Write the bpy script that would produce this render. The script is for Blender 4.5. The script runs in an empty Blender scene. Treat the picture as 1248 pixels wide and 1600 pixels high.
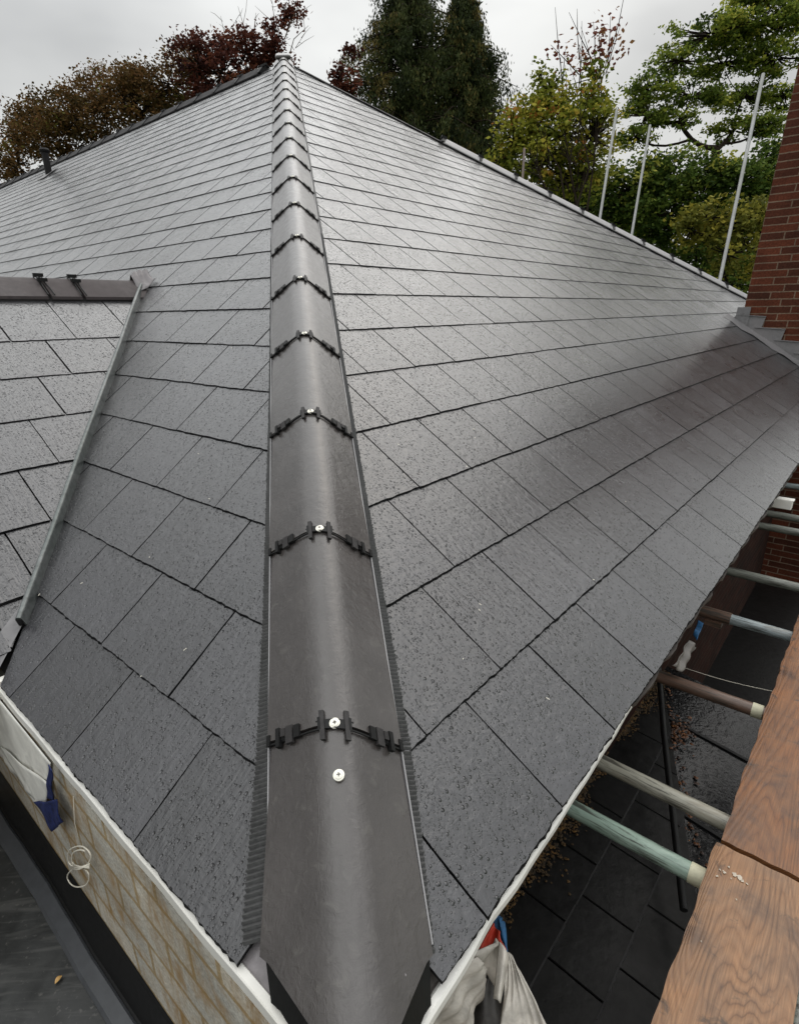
import bpy, math, random
import numpy as np
from mathutils import Vector, Matrix
random.seed(7); RNG = np.random.default_rng(11)
SC = bpy.context.scene
COL = SC.collection
A = np.array
S2 = .5**.5
# ------------------------------------------------------------------ camera
CAM = A([0.017846, -0.419542, 0.894202])
CR = A([0.996261, -0.085089, -0.014986]); CU = A([0.042381, 0.330136, 0.942982]); CF = A([0.07529, 0.940091, -0.332507])
FPX = 882.29
cd = bpy.data.cameras.new('camera'); cam = bpy.data.objects.new('camera', cd); COL.objects.link(cam)
m = Matrix.Identity(4)
for i in range(3):
    m[i][0] = CR[i]; m[i][1] = CU[i]; m[i][2] = -CF[i]; m[i][3] = CAM[i]
cam.matrix_world = m
cd.sensor_fit = 'VERTICAL'; cd.sensor_height = 24; cd.lens = FPX/1600*24
cd.clip_start = .02; cd.clip_end = 2000
SC.camera = cam
def at(px, py, D):
    """world point seen at pixel px,py of the 1248x1600 photograph, D metres deep"""
    return CAM + (CF + (px-624)/FPX*CR - (py-800)/FPX*CU)*D
# ------------------------------------------------------------------ world, sun, exposure
SUN_EL, SUN_AZ = math.radians(52), math.radians(35)
w = bpy.data.worlds.new('World'); SC.world = w; w.use_nodes = True
nt = w.node_tree; nt.nodes.clear()
def N(nt, kind, **kw):
    n = nt.nodes.new(kind)
    for k, v in kw.items():
        if k.startswith('i_'): n.inputs[k[2:].replace('_', ' ')].default_value = v
        else: setattr(n, k, v)
    return n
out = N(nt, 'ShaderNodeOutputWorld'); bgn = N(nt, 'ShaderNodeBackground'); bgn.inputs['Strength'].default_value = .12
sky = N(nt, 'ShaderNodeTexSky', sky_type='NISHITA'); sky.sun_disc = False
sky.sun_elevation = SUN_EL; sky.sun_rotation = SUN_AZ; sky.air_density = 1.5; sky.dust_density = 4
tc = N(nt, 'ShaderNodeTexCoord'); mp = N(nt, 'ShaderNodeMapping'); mp.inputs['Scale'].default_value = (1, 1, 2.2)
nz = N(nt, 'ShaderNodeTexNoise'); nz.inputs['Scale'].default_value = 2.3; nz.inputs['Detail'].default_value = 4; nz.inputs['Roughness'].default_value = .45
cr = N(nt, 'ShaderNodeValToRGB')
cr.color_ramp.elements[0].position = .36; cr.color_ramp.elements[0].color = (4.4, 4.44, 4.42, 1)
cr.color_ramp.elements[1].position = .66; cr.color_ramp.elements[1].color = (7.2, 7.25, 7.1, 1)
mx = N(nt, 'ShaderNodeMixRGB'); mx.inputs[0].default_value = .93
L = nt.links.new
L(tc.outputs['Generated'], mp.inputs[0]); L(mp.outputs[0], nz.inputs['Vector']); L(nz.outputs[0], cr.inputs[0])
sp = N(nt, 'ShaderNodeSeparateXYZ'); L(tc.outputs['Generated'], sp.inputs[0])
zr = N(nt, 'ShaderNodeMapRange'); zr.inputs[1].default_value = .25; zr.inputs[2].default_value = .95; zr.inputs[3].default_value = 1; zr.inputs[4].default_value = 2.75; zr.interpolation_type = 'SMOOTHSTEP'
L(sp.outputs['Z'], zr.inputs[0])
vm_ = N(nt, 'ShaderNodeVectorMath', operation='SCALE'); L(mx.outputs[0], vm_.inputs[0]); L(zr.outputs[0], vm_.inputs['Scale'])
L(sky.outputs[0], mx.inputs[1]); L(cr.outputs[0], mx.inputs[2]); L(vm_.outputs[0], bgn.inputs['Color']); L(bgn.outputs[0], out.inputs[0])
sl = bpy.data.lights.new('sun', 'SUN'); sl.energy = .5; sl.angle = math.radians(60); sl.color = (1, .97, .93)
so = bpy.data.objects.new('sun', sl); COL.objects.link(so)
sd = Vector((math.sin(SUN_AZ)*math.cos(SUN_EL), math.cos(SUN_AZ)*math.cos(SUN_EL), math.sin(SUN_EL)))
so.rotation_euler = sd.to_track_quat('Z', 'Y').to_euler()
SC.view_settings.view_transform = 'Standard'; SC.view_settings.look = 'None'
SC.view_settings.exposure = 0.0; SC.view_settings.gamma = 1
SC.cycles.max_bounces = 6; SC.cycles.use_denoising = True

# ------------------------------------------------------------------ materials
class M:
    """small node helper"""
    def __init__(s, name, rough=.6, col=(.5, .5, .5), spec=.5, metal=0, coat=0, coat_r=.1):
        s.m = bpy.data.materials.new(name); s.m.use_nodes = True; s.nt = s.m.node_tree
        s.b = s.nt.nodes['Principled BSDF']
        s.b.inputs['Base Color'].default_value = (*col, 1); s.b.inputs['Roughness'].default_value = rough
        s.b.inputs['Specular IOR Level'].default_value = spec; s.b.inputs['Metallic'].default_value = metal
        s.b.inputs['Coat Weight'].default_value = coat; s.b.inputs['Coat Roughness'].default_value = coat_r
        s._tc = None; s.nrm = None
    def n(s, kind, **kw): return N(s.nt, kind, **kw)
    def l(s, a, b): s.nt.links.new(a, b)
    def co(s, which='Object', scale=(1, 1, 1), rot=(0, 0, 0)):
        t = s.n('ShaderNodeTexCoord'); mp = s.n('ShaderNodeMapping')
        mp.inputs['Scale'].default_value = scale; mp.inputs['Rotation'].default_value = rot
        s.l(t.outputs[which], mp.inputs[0]); return mp.outputs[0]
    def noise(s, vec, scale, detail=3, rough=.5, dist=0):
        t = s.n('ShaderNodeTexNoise'); t.inputs['Scale'].default_value = scale; t.inputs['Detail'].default_value = detail
        t.inputs['Roughness'].default_value = rough; t.inputs['Distortion'].default_value = dist
        s.l(vec, t.inputs['Vector']); return t.outputs[0]
    def vor(s, vec, scale, feature='F1', rnd=1):
        t = s.n('ShaderNodeTexVoronoi'); t.feature = feature; t.inputs['Scale'].default_value = scale; t.inputs['Randomness'].default_value = rnd
        s.l(vec, t.inputs['Vector']); return t
    def ramp(s, fac, stops):
        r = s.n('ShaderNodeValToRGB'); e = r.color_ramp.elements
        while len(e) < len(stops): e.new(.5)
        for k, (p, c) in enumerate(stops):
            e[k].position = p; e[k].color = (*c, 1) if isinstance(c, tuple) else (c, c, c, 1)
        s.l(fac, r.inputs[0]); return r.outputs[0]
    def mix(s, fac, a, b, mode='MIX'):
        r = s.n('ShaderNodeMixRGB'); r.blend_type = mode
        for ix, v in ((0, fac), (1, a), (2, b)):
            sock = r.inputs[ix]
            if hasattr(v, 'node'): s.l(v, sock)
            elif isinstance(v, tuple): sock.default_value = (*v, 1)
            elif ix == 0: sock.default_value = v
            else: sock.default_value = (v, v, v, 1)
        return r.outputs[0]
    def math(s, op, a, b=0., c=None):
        r = s.n('ShaderNodeMath'); r.operation = op
        for k, v in enumerate((a, b) if c is None else (a, b, c)):
            if hasattr(v, 'node'): s.l(v, r.inputs[k])
            else: r.inputs[k].default_value = v
        return r.outputs[0]
    def bump(s, h, strength=.5, dist=.002):
        r = s.n('ShaderNodeBump'); r.inputs['Strength'].default_value = strength; r.inputs['Distance'].default_value = dist
        s.l(h, r.inputs['Height'])
        if s.nrm is not None: s.l(s.nrm, r.inputs['Normal'])
        s.nrm = r.outputs[0]; s.l(s.nrm, s.b.inputs['Normal'])
    def attr(s, name):
        t = s.n('ShaderNodeAttribute'); t.attribute_name = name; return t
    def col(s, c): s.l(c, s.b.inputs['Base Color'])
    def rough(s, c): s.l(c, s.b.inputs['Roughness'])

def slate_material(name, base, along_u=False, rough=.30):
    k = M(name, rough, spec=.45, coat=1, coat_r=.13); k.b.inputs['Coat IOR'].default_value = 1.5
    uv = k.co('UV'); rnd = k.attr('tone').outputs['Fac']
    # each slate shifts the pattern so that no two carry the same riven face
    comb = k.n('ShaderNodeCombineXYZ'); k.l(k.math('MULTIPLY', rnd, 37.), comb.inputs[0]); k.l(k.math('MULTIPLY', rnd, 91.), comb.inputs[1])
    add = k.n('ShaderNodeVectorMath'); add.operation = 'ADD'; k.l(uv, add.inputs[0]); k.l(comb.outputs[0], add.inputs[1])
    v = add.outputs[0]
    st = k.n('ShaderNodeMapping'); st.inputs['Scale'].default_value = (60, 7, 1); st.inputs['Rotation'].default_value = (0, 0, .12); k.l(v, st.inputs[0])
    streak = k.noise(st.outputs[0], 1.6, 3, .55, .8)
    riven = k.noise(v, 42, 4, .6, .6); broad = k.noise(v, 5, 3, .5, .3); fine = k.noise(v, 320, 2, .6)
    stain = k.noise(uv, 1.3, 4, .55)
    c = k.ramp(riven, [(.3, tuple(x*.78 for x in base)), (.7, tuple(x*1.2 for x in base))])
    c = k.mix(1, c, k.ramp(rnd, [(0, .74), (1, 1.2)]), 'MULTIPLY')
    c = k.mix(1, c, k.ramp(broad, [(.3, .84), (.7, 1.14)]), 'MULTIPLY')
    c = k.mix(.6, c, k.ramp(stain, [(.35, (.8, .79, .78)), (.65, (1.15, 1.15, 1.16))]), 'MULTIPLY')
    k.col(c)
    # droplets: each cell of the voronoi carries one bead, many cells none
    def drops(scale, lo, keep):
        vv = k.vor(uv, scale); d = vv.outputs['Distance']; sep = k.n('ShaderNodeSeparateColor'); k.l(vv.outputs['Color'], sep.inputs[0])
        rad = k.math('MULTIPLY_ADD', sep.outputs[0], .22, lo)
        q = k.math('DIVIDE', d, rad); q2 = k.math('MULTIPLY', q, q)
        h = k.math('SQRT', k.math('MAXIMUM', k.math('SUBTRACT', 1., q2), 0.))
        return k.math('MULTIPLY', h, k.math('LESS_THAN', sep.outputs[1], keep))
    d1 = drops(88, .14, .6); d2 = drops(190, .2, .75)
    tot = k.math('ADD', d1, k.math('MULTIPLY', d2, .45))
    k.rough(k.math('MAXIMUM', k.math('SUBTRACT', k.math('MULTIPLY_ADD', broad, .3, rough-.13), k.math('MULTIPLY', tot, .2)), .06))
    k.l(k.math('MULTIPLY_ADD', rnd, .12, .08), k.b.inputs['Coat Roughness']); k.bump(streak, .5, .003); k.bump(riven, .6, .003); k.bump(fine, .25, .0006); k.bump(broad, .5, .005); k.bump(tot, .8, .0032); k.l(k.nrm, k.b.inputs['Coat Normal'])
    return k.m
MAT = {}
MAT['slate'] = slate_material('wet riven slate', (.031, .031, .0345))
def speckled(name, base, rough, var=.2, scale=60, coat=0, bump=.25, spec=.5, stain=(1, 1, 1), metal=0, bdist=.001):
    k = M(name, rough, base, spec, metal, coat, .2)
    v = k.co('Object'); a = k.noise(v, scale, 5, .6); b = k.noise(v, scale*.09, 4, .55, .5)
    c = k.ramp(a, [(.3, tuple(x*(1-var) for x in base)), (.72, tuple(x*(1+var) for x in base))])
    c = k.mix(k.ramp(b, [(.42, 0.), (.68, .75)]), c, tuple(x*y for x, y in zip(base, stain)), 'MIX')
    k.col(c); k.rough(k.ramp(b, [(.3, rough*.8), (.7, min(1, rough*1.2))]))
    k.bump(a, bump, bdist); k.bump(b, bump*.6, bdist*3)
    return k.m
def tile_material():
    k = M('wet brown concrete', .34, (.1, .09, .085), .45, 0, .75, .21)
    v = k.co('Object'); rnd = k.attr('tone').outputs['Fac']
    oi = k.n('ShaderNodeObjectInfo'); vm = k.n('ShaderNodeVectorMath'); vm.operation = 'ADD'
    cb = k.n('ShaderNodeCombineXYZ'); k.l(k.math('MULTIPLY', oi.outputs['Random'], 9.), cb.inputs[0]); k.l(v, vm.inputs[0]); k.l(cb.outputs[0], vm.inputs[1]); v = vm.outputs[0]
    b = k.noise(v, 9, 4, .6, .4); f = k.noise(v, 180, 3, .6); mid = k.noise(v, 45, 4, .6, .6)
    c = k.ramp(b, [(.3, (.038, .033, .031)), (.7, (.06, .053, .05))])
    c = k.mix(k.ramp(mid, [(.58, 0.), (.75, .5)]), c, (.1, .094, .084))
    # rain marks and scuffs
    vv = k.vor(v, 75); sep = k.n('ShaderNodeSeparateColor'); k.l(vv.outputs['Color'], sep.inputs[0])
    dr = k.math('MULTIPLY', k.math('LESS_THAN', vv.outputs['Distance'], .16), k.math('LESS_THAN', sep.outputs[0], .12))
    c = k.mix(k.math('MULTIPLY', dr, .5), c, (.04, .037, .035)); k.col(c)
    k.rough(k.ramp(mid, [(.3, .3), (.75, .48)])); k.bump(f, .3, .0009); k.bump(mid, .45, .0026); k.bump(b, .4, .004)
    sc_ = k.noise(k.co('Object', (26, 5, 10), (0, 0, .5)), 2, 3, .5, 1.5); k.bump(k.ramp(sc_, [(.63, 0.), (.66, 1.), (.69, 0.)]), .25, .0009)
    k.l(k.nrm, k.b.inputs['Coat Normal'])
    return k.m
MAT['tile'] = tile_material()
MAT['old_slate'] = speckled('old black slate', (.009, .0088, .0085), .4, .6, 22, spec=.2, stain=(.5, .5, .45), bump=.5, bdist=.004)
MAT['black'] = speckled('black plastic', (.008, .008, .008), .5, .3, 90, spec=.25)
MAT['clip_grey'] = speckled('scuffed plastic', (.03, .028, .028), .6, .3, 90, spec=.3)
MAT['strip'] = speckled('dusty pleated strip', (.06, .06, .06), .5, .35, 150, stain=(1.5, 1.5, 1.5))
MAT['screw'] = speckled('zinc screw', (.72, .7, .62), .3, .1, 200, metal=.6)
MAT['screw_dark'] = speckled('screw slot', (.12, .11, .1), .5, .1, 200)
MAT['slate_edge'] = speckled('cut slate edge', (.009, .009, .0095), .8, .5, 120, spec=.12)
MAT['white_pvc'] = speckled('white board', (.74, .73, .69), .4, .06, 30, stain=(.84, .82, .76), bump=.05)
MAT['lead'] = speckled('dull lead', (.15, .147, .15), .42, .25, 25, bump=.5, stain=(1.3, 1.25, 1.25), bdist=.003)
MAT['lead_light'] = speckled('bright lead', (.22, .205, .21), .38, .3, 30, bump=.6, stain=(.5, .48, .48), bdist=.003)
MAT['zinc'] = speckled('galvanised trim', (.13, .14, .138), .32, .4, 50, stain=(.6, .68, .65), metal=.4)
MAT['felt'] = speckled('dark underlay', (.014, .013, .013), .8, .2, 40)
MAT['brown_felt'] = speckled('brown underlay', (.06, .052, .046), .6, .3, 40)
def membrane_mat():
    k = M('grey roof membrane', .4, (.03, .03, .03), .4, 0, .2, .25); v = k.co('Object'); a = k.noise(v, 6, 6, .65, .6); f = k.noise(v, 70, 5, .65)
    st = k.noise(k.co('Object', (3, 26, 3), (0, 0, -.78)), 1.4, 5, .6, .8)
    c = k.ramp(a, [(.3, (.018, .019, .019)), (.7, (.045, .047, .046))]); c = k.mix(k.ramp(st, [(.5, 0.), (.68, .55)]), c, (.1, .1, .095))
    c = k.mix(k.ramp(f, [(.6, 0.), (.72, .6)]), c, (.14, .135, .125)); c = k.mix(k.ramp(f, [(.26, .7), (.36, 0.)]), c, (.01, .01, .01)); k.col(c)
    k.rough(k.ramp(a, [(.3, .25), (.7, .55)])); k.bump(f, .3, .001); return k.m
MAT['membrane'] = membrane_mat()
MAT['membrane_edge'] = speckled('membrane upstand', (.05, .053, .058), .45, .15, 40)
MAT['alu'] = speckled('galvanised tube', (.33, .335, .33), .4, .2, 30, metal=.3, stain=(.8, .8, .75))
MAT['cap'] = speckled('pale capping', (.27, .265, .27), .4, .12, 30)
def tube_mat(name, a, b, metal=.0):
    k = M(name, .4, a, .5, metal, .3, .2); v = k.co('Object', (14, 14, 3)); n = k.noise(v, 1.6, 5, .65, 1)
    n2 = k.noise(k.co('Object', (50, 50, 3.5)), 1.5, 5, .7, .6)
    c = k.ramp(n, [(.3, b), (.5, a), (.75, tuple(min(1, x*1.35) for x in a))])
    c = k.mix(k.ramp(n2, [(.47, 0.), (.58, .85)]), c, (.045, .042, .035)); k.col(c); k.bump(n2, .4, .002); return k.m
MAT['tube_mint'] = tube_mat('mint painted tube', (.3, .4, .33), (.16, .24, .19))
MAT['tube_pale'] = tube_mat('weathered pale tube', (.34, .33, .27), (.2, .17, .12))
MAT['tube_rust'] = tube_mat('rusty tube', (.14, .085, .06), (.08, .045, .03))
MAT['tube_blue'] = tube_mat('blue grey tube', (.3, .35, .36), (.14, .12, .09))
MAT['tube_grey'] = tube_mat('dull grey tube', (.2, .21, .18), (.1, .1, .08))
MAT['cream'] = speckled('cream band', (.6, .58, .42), .5, .15, 80)
def brick_mat(name, c1, c2, mortar, bw, bh, msz, uvscale=1, stain=None, rough=.75, header=True, bump=.6):
    k = M(name, rough, c1, .12); uv = k.co('UV')
    wob = k.noise(uv, 18, 3, .5); cb = k.n('ShaderNodeVectorMath'); cb.operation = 'ADD'
    cc = k.n('ShaderNodeCombineXYZ'); k.l(k.math('MULTIPLY', k.math('SUBTRACT', wob, .5), .008), cc.inputs[0]); k.l(k.math('MULTIPLY', k.math('SUBTRACT', wob, .5), .008), cc.inputs[1])
    k.l(uv, cb.inputs[0]); k.l(cc.outputs[0], cb.inputs[1])
    t = k.n('ShaderNodeTexBrick'); k.l(cb.outputs[0], t.inputs['Vector'])
    t.inputs['Scale'].default_value = 1; t.inputs['Brick Width'].default_value = bw; t.inputs['Row Height'].default_value = bh
    t.inputs['Mortar Size'].default_value = msz; t.inputs['Mortar Smooth'].default_value = .25; t.inputs['Bias'].default_value = 0
    t.inputs['Color1'].default_value = (*c1, 1); t.inputs['Color2'].default_value = (*c2, 1); t.inputs['Mortar'].default_value = (*mortar, 1)
    t.offset = .5
    if header: t.squash = 2.0; t.squash_frequency = 2; t.offset = .25
    a = k.noise(uv, 55 if header else 120, 5, .7); b = k.noise(uv, 4, 4, .6)
    c = k.mix(1, t.outputs['Color'], k.ramp(a, [(.28, .55), (.72, 1.35)]), 'MULTIPLY')
    c = k.mix(1, c, k.ramp(b, [(.3, .7), (.7, 1.2)]), 'MULTIPLY')
    if stain:
        s_ = k.noise(k.co('UV', (26, 5, 1)), 1, 5, .6, 1.2); s2 = k.noise(uv, 9, 5, .65, .5)
        m_ = k.math('MULTIPLY', k.ramp(s2, [(.4, 0.), (.62, 1.)]), k.ramp(s_, [(.4, .15), (.6, .8)]))
        c = k.mix(m_, c, stain)
    k.col(c); k.bump(t.outputs['Fac'], -bump, .006); k.bump(a, .5, .003)
    return k.m
MAT['brick'] = brick_mat('dark red brick', (.115, .033, .017), (.05, .018, .011), (.17, .12, .085), .225, .075, .0065)
MAT['block'] = brick_mat('buff block', (.47, .44, .375), (.4, .385, .34), (.31, .24, .14), .2, .1, .0075, stain=(.27, .165, .06), header=False, bump=1.0)
def wood_mat(name, dark, mid, light, wet=.3, seed=0., lx=.9, rings=34.):
    k = M(name, .5, mid, .5, 0, wet, .25)
    uv = k.co('UV'); mp = k.n('ShaderNodeMapping'); mp.inputs['Location'].default_value = (seed, seed*.37, 0); mp.inputs['Scale'].default_value = (lx, 5.2, 1); k.l(uv, mp.inputs[0]); v = mp.outputs[0]
    base = k.noise(v, 1.0, 3, .35, .5)                       # contour lines of a slow field give growth rings
    ring = k.math('FRACT', k.math('ADD', k.math('MULTIPLY', base, rings), k.math('MULTIPLY', k.noise(k.co('UV', (2, 60, 1)), 1, 3, .5), 1.1)))
    ring = k.math('ABSOLUTE', k.math('SUBTRACT', ring, .5)); ring = k.math('MULTIPLY', ring, 2.); fade = k.noise(uv, 6, 3, .6); ring = k.math('MULTIPLY', ring, k.ramp(fade, [(.35, .62), (.6, 1.)]))
    fib = k.noise(k.co('UV', (9, 320, 1)), 1, 4, .6); pat = k.noise(uv, 7, 5, .6, .4)
    c = k.ramp(ring, [(.0, light), (.68, mid), (.86, tuple((x+y)/2 for x, y in zip(mid, dark))), (1., dark)])
    c = k.mix(.7, c, k.ramp(fib, [(.3, .6), (.7, 1.3)]), 'MULTIPLY')
    c = k.mix(1, c, k.ramp(pat, [(.32, (.36, .32, .31)), (.47, (.85, .82, .8)), (.75, (1.3, 1.2, 1.1))]), 'MULTIPLY')
    sp = k.noise(uv, 16, 5, .7, .8); c = k.mix(k.ramp(k.noise(uv, 3.2, 4, .6, 1.), [(.5, 0.), (.68, .55)]), c, tuple(x*.55 for x in dark)) if False else c; c = k.mix(k.ramp(sp, [(.6, 0.), (.7, .75)]), c, (.04, .026, .018))
    k.col(c); k.rough(k.ramp(pat, [(.3, .35), (.7, .6)])); k.bump(ring, .5, .0015); k.bump(fib, .6, .0012); k.bump(pat, .4, .003)
    return k.m
MAT['wood_orange'] = wood_mat('wet orange plank', (.085, .034, .013), (.17, .07, .024), (.21, .093, .034), .15, 3.1, .38, 46.)
MAT['wood_brown'] = wood_mat('worn brown plank', (.125, .062, .03), (.22, .118, .058), (.265, .15, .078), .08, 5.2, .8, 58.)
def cloth_mat(name, c, rough=.6, var=.15, scale=12):
    k = M(name, rough, c, .3); v = k.co('Object'); a = k.noise(v, scale, 5, .6, .6)
    k.col(k.ramp(a, [(.35, tuple(x*(1-var) for x in c)), (.62, tuple(min(1, x*(1+var*.5)) for x in c))])); k.bump(a, .4, .006); return k.m
MAT['sheet'] = cloth_mat('grey white tarpaulin', (.48, .45, .4), .5, .3, 22)
MAT['white_cloth'] = cloth_mat('white polythene', (.72, .71, .66), .4, .14, 18)
MAT['navy'] = cloth_mat('navy cloth', (.012, .02, .085), .7, .5, 60)
MAT['red'] = cloth_mat('red cloth', (.42, .045, .025), .6, .4, 50)
MAT['blue'] = cloth_mat('blue cloth', (.02, .09, .2), .6, .4, 50)
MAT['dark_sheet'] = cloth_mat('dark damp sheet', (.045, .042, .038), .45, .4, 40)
MAT['cord'] = speckled('white cord', (.72, .68, .58), .5, .08, 90)
MAT['glassy'] = speckled('clear polythene', (.17, .155, .14), .3, .4, 30)
def moss_mat():
    k = M('wet moss', .8); v = k.co('Object'); a = k.noise(v, 28, 6, .7, .5)
    k.col(k.ramp(a, [(.35, (.012, .009, .004)), (.5, (.06, .034, .01)), (.65, (.17, .085, .016)), (.85, (.12, .09, .03))])); k.bump(a, 1, .01); return k.m
MAT['moss'] = moss_mat()
def ground_mat():
    k = M('lawn', .9); v = k.co('Object'); a = k.noise(v, .4, 6, .6)
    k.col(k.ramp(a, [(.3, (.03, .05, .015)), (.7, (.07, .1, .03))])); return k.m
MAT['ground'] = ground_mat()
def bark_mat(name, c):
    k = M(name, .9, c, .05); v = k.co('Object', (1, 1, .3)); a = k.noise(v, 12, 5, .6)
    k.col(k.ramp(a, [(.3, tuple(x*.6 for x in c)), (.7, tuple(x*1.4 for x in c))])); k.bump(a, .6, .02); return k.m
MAT['bark'] = bark_mat('dark bark', (.022, .017, .012)); MAT['bark_grey'] = bark_mat('grey bark', (.1, .085, .065))
def leaf_mat(name, stops, trans=.3):
    k = M(name, .7, (.1, .1, .1), .08); a = k.attr('tone').outputs['Fac']; c = k.ramp(a, stops); k.col(c)
    tr = k.n('ShaderNodeBsdfTranslucent'); k.l(c, tr.inputs[0]); ms = k.n('ShaderNodeMixShader'); ms.inputs[0].default_value = trans
    o = k.nt.nodes['Material Output']; k.l(k.b.outputs[0], ms.inputs[1]); k.l(tr.outputs[0], ms.inputs[2]); k.l(ms.outputs[0], o.inputs[0]); return k.m

# ------------------------------------------------------------------ mesh helpers
class MB:
    def __init__(s): s.v = []; s.f = []; s.uv = []; s.t = []; s.mi = []
    def add(s, verts, faces, uvs=None, tone=.5, mi=0):
        o = len(s.v); s.v += [tuple(map(float, q)) for q in verts]
        for fc in faces:
            s.f.append(tuple(o+i for i in fc)); s.t.append(tone); s.mi.append(mi)
            s.uv.append([tuple(uvs[i]) for i in fc] if uvs is not None else [(0, 0)]*len(fc))
    def box(s, o, ax, ay, az, tone=.5, mi=0, uv=True):
        """box from corner o with edge vectors"""
        o, ax, ay, az = map(A, (o, ax, ay, az)); vs = []; 
        for k in range(8): vs.append(o+(k & 1)*ax+((k >> 1) & 1)*ay+((k >> 2) & 1)*az)
        fs = [(0, 2, 3, 1), (4, 5, 7, 6), (0, 1, 5, 4), (2, 6, 7, 3), (0, 4, 6, 2), (1, 3, 7, 5)]
        lx, ly = np.linalg.norm(ax), np.linalg.norm(ay); u = [((k & 1)*lx, ((k >> 1) & 1)*ly+((k >> 2) & 1)*.03) for k in range(8)]
        s.add(vs, fs, u, tone, mi)
    def tube(s, pts, r, seg=10, caps=True, tone=.5, mi=0):
        pts = [A(p, float) for p in pts]; rs = r if isinstance(r, (list, tuple)) else [r]*len(pts); vs = []; up = None
        for i, p in enumerate(pts):
            d = pts[min(i+1, len(pts)-1)]-pts[max(i-1, 0)]; d = d/(np.linalg.norm(d)+1e-9)
            if up is None: up = A([0, 0, 1.]) if abs(d[2]) < .9 else A([1., 0, 0])
            x = np.cross(up, d); x /= np.linalg.norm(x); up = np.cross(d, x)
            for k in range(seg):
                a = 2*math.pi*k/seg; vs.append(p+rs[i]*(math.cos(a)*x+math.sin(a)*up))
        fs = [(i*seg+k, i*seg+(k+1) % seg, (i+1)*seg+(k+1) % seg, (i+1)*seg+k) for i in range(len(pts)-1) for k in range(seg)]
        if caps: fs += [tuple(range(seg))[::-1], tuple((len(pts)-1)*seg+k for k in range(seg))]
        s.add(vs, fs, None, tone, mi)
    def build(s, name, mat, parent=None, smooth=False, origin=None):
        me = bpy.data.meshes.new(name)
        o = A(origin, float) if origin is not None else A([0, 0, 0.])
        V = np.array(s.v)-o
        me.from_pydata([tuple(q) for q in V], [], s.f); me.validate(clean_customdata=False)
        if len(me.polygons) == len(s.f):
            ul = me.uv_layers.new(name='UVMap'); ul.data.foreach_set('uv', np.array([c for f in s.uv for q in f for c in q], dtype=np.float32))
            at_ = me.attributes.new('tone', 'FLOAT', 'FACE'); at_.data.foreach_set('value', np.array(s.t, dtype=np.float32))
            me.polygons.foreach_set('material_index', s.mi)
        if smooth: me.polygons.foreach_set('use_smooth', [True]*len(me.polygons))
        for mm in (mat if isinstance(mat, (list, tuple)) else [mat]): me.materials.append(mm)
        me.update()
        ob = bpy.data.objects.new(name, me); COL.objects.link(ob); ob.location = o
        if parent is not None: attach(ob, parent)
        return ob
WORLD_LOC = {}
def attach(ob, parent):
    ob.parent = parent
    ob.matrix_parent_inverse = Matrix.Identity(4)
    ob.location = Vector(ob.location)-Vector(WORLD_LOC.get(parent.name, tuple(parent.location)))
def wl(ob, loc): WORLD_LOC[ob.name] = tuple(loc)
def empty(name, loc):
    o = bpy.data.objects.new(name, None); COL.objects.link(o); o.location = loc; o.empty_display_size = .2; wl(o, loc); return o
def tag(o, label, cat, group=None, kind=None):
    if label: o['label'] = label
    if cat: o['category'] = cat
    if group: o['group'] = group
    if kind: o['kind'] = kind
    return o
def copy_tree(o, loc=None, rot=None, parent=None):
    c = o.copy(); COL.objects.link(c)
    if parent is not None: c.parent = parent
    if loc is not None: c.location = loc
    if rot is not None: c.rotation_euler = rot
    for ch in [x for x in bpy.data.objects if x.parent == o]:
        copy_tree(ch, parent=c)
    return c

# ------------------------------------------------------------------ roof frame (metres; corner of the eaves at the origin)
Z0 = A([0, 0, 0.]); UP = A([0, 0, 1.])
eR = A([S2, S2, 0]); nR = A([S2, -S2, 0]); eL = A([-S2, S2, 0]); nL = A([-S2, -S2, 0])
qR = A([-.597526, .597526, .534720]); NR = A([.378104, -.378104, .845029])
qL = A([.567818, .567818, .595957]); NL = A([-.421405, -.421405, .803016])
HD = A([-.0714405, .898153, .4338403]); HD /= np.linalg.norm(HD)
APEX = HD*(3.655/HD[2])
hipR = (HD@eR)/(HD@qR); hipL = (HD@eL)/(HD@qL)     # t per q along the hip
P2 = Z0+eR*10.222+qR*1.939                         # far hip, low end
h2 = A([10.222, 1.939])-A([APEX@eR, APEX@qR])
V1 = A([-1.1275, 3.1258, 1.0487]); V2 = A([-.93467, 1.06793, .06993])   # valley, top and bottom
v1 = (V1@eL, V1@qL); v2 = (V2@eL, V2@qL)
def clip(poly, a, b, c):
    """keep a*t+b*q<=c"""
    o = []
    for i in range(len(poly)):
        p, q = poly[i-1], poly[i]; fp, fq = a*p[0]+b*p[1]-c, a*q[0]+b*q[1]-c
        if (fp <= 0) != (fq <= 0):
            k = fp/(fp-fq); o.append((p[0]+k*(q[0]-p[0]), p[1]+k*(q[1]-p[1])))
        if fq <= 0: o.append(q)
    return o
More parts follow.
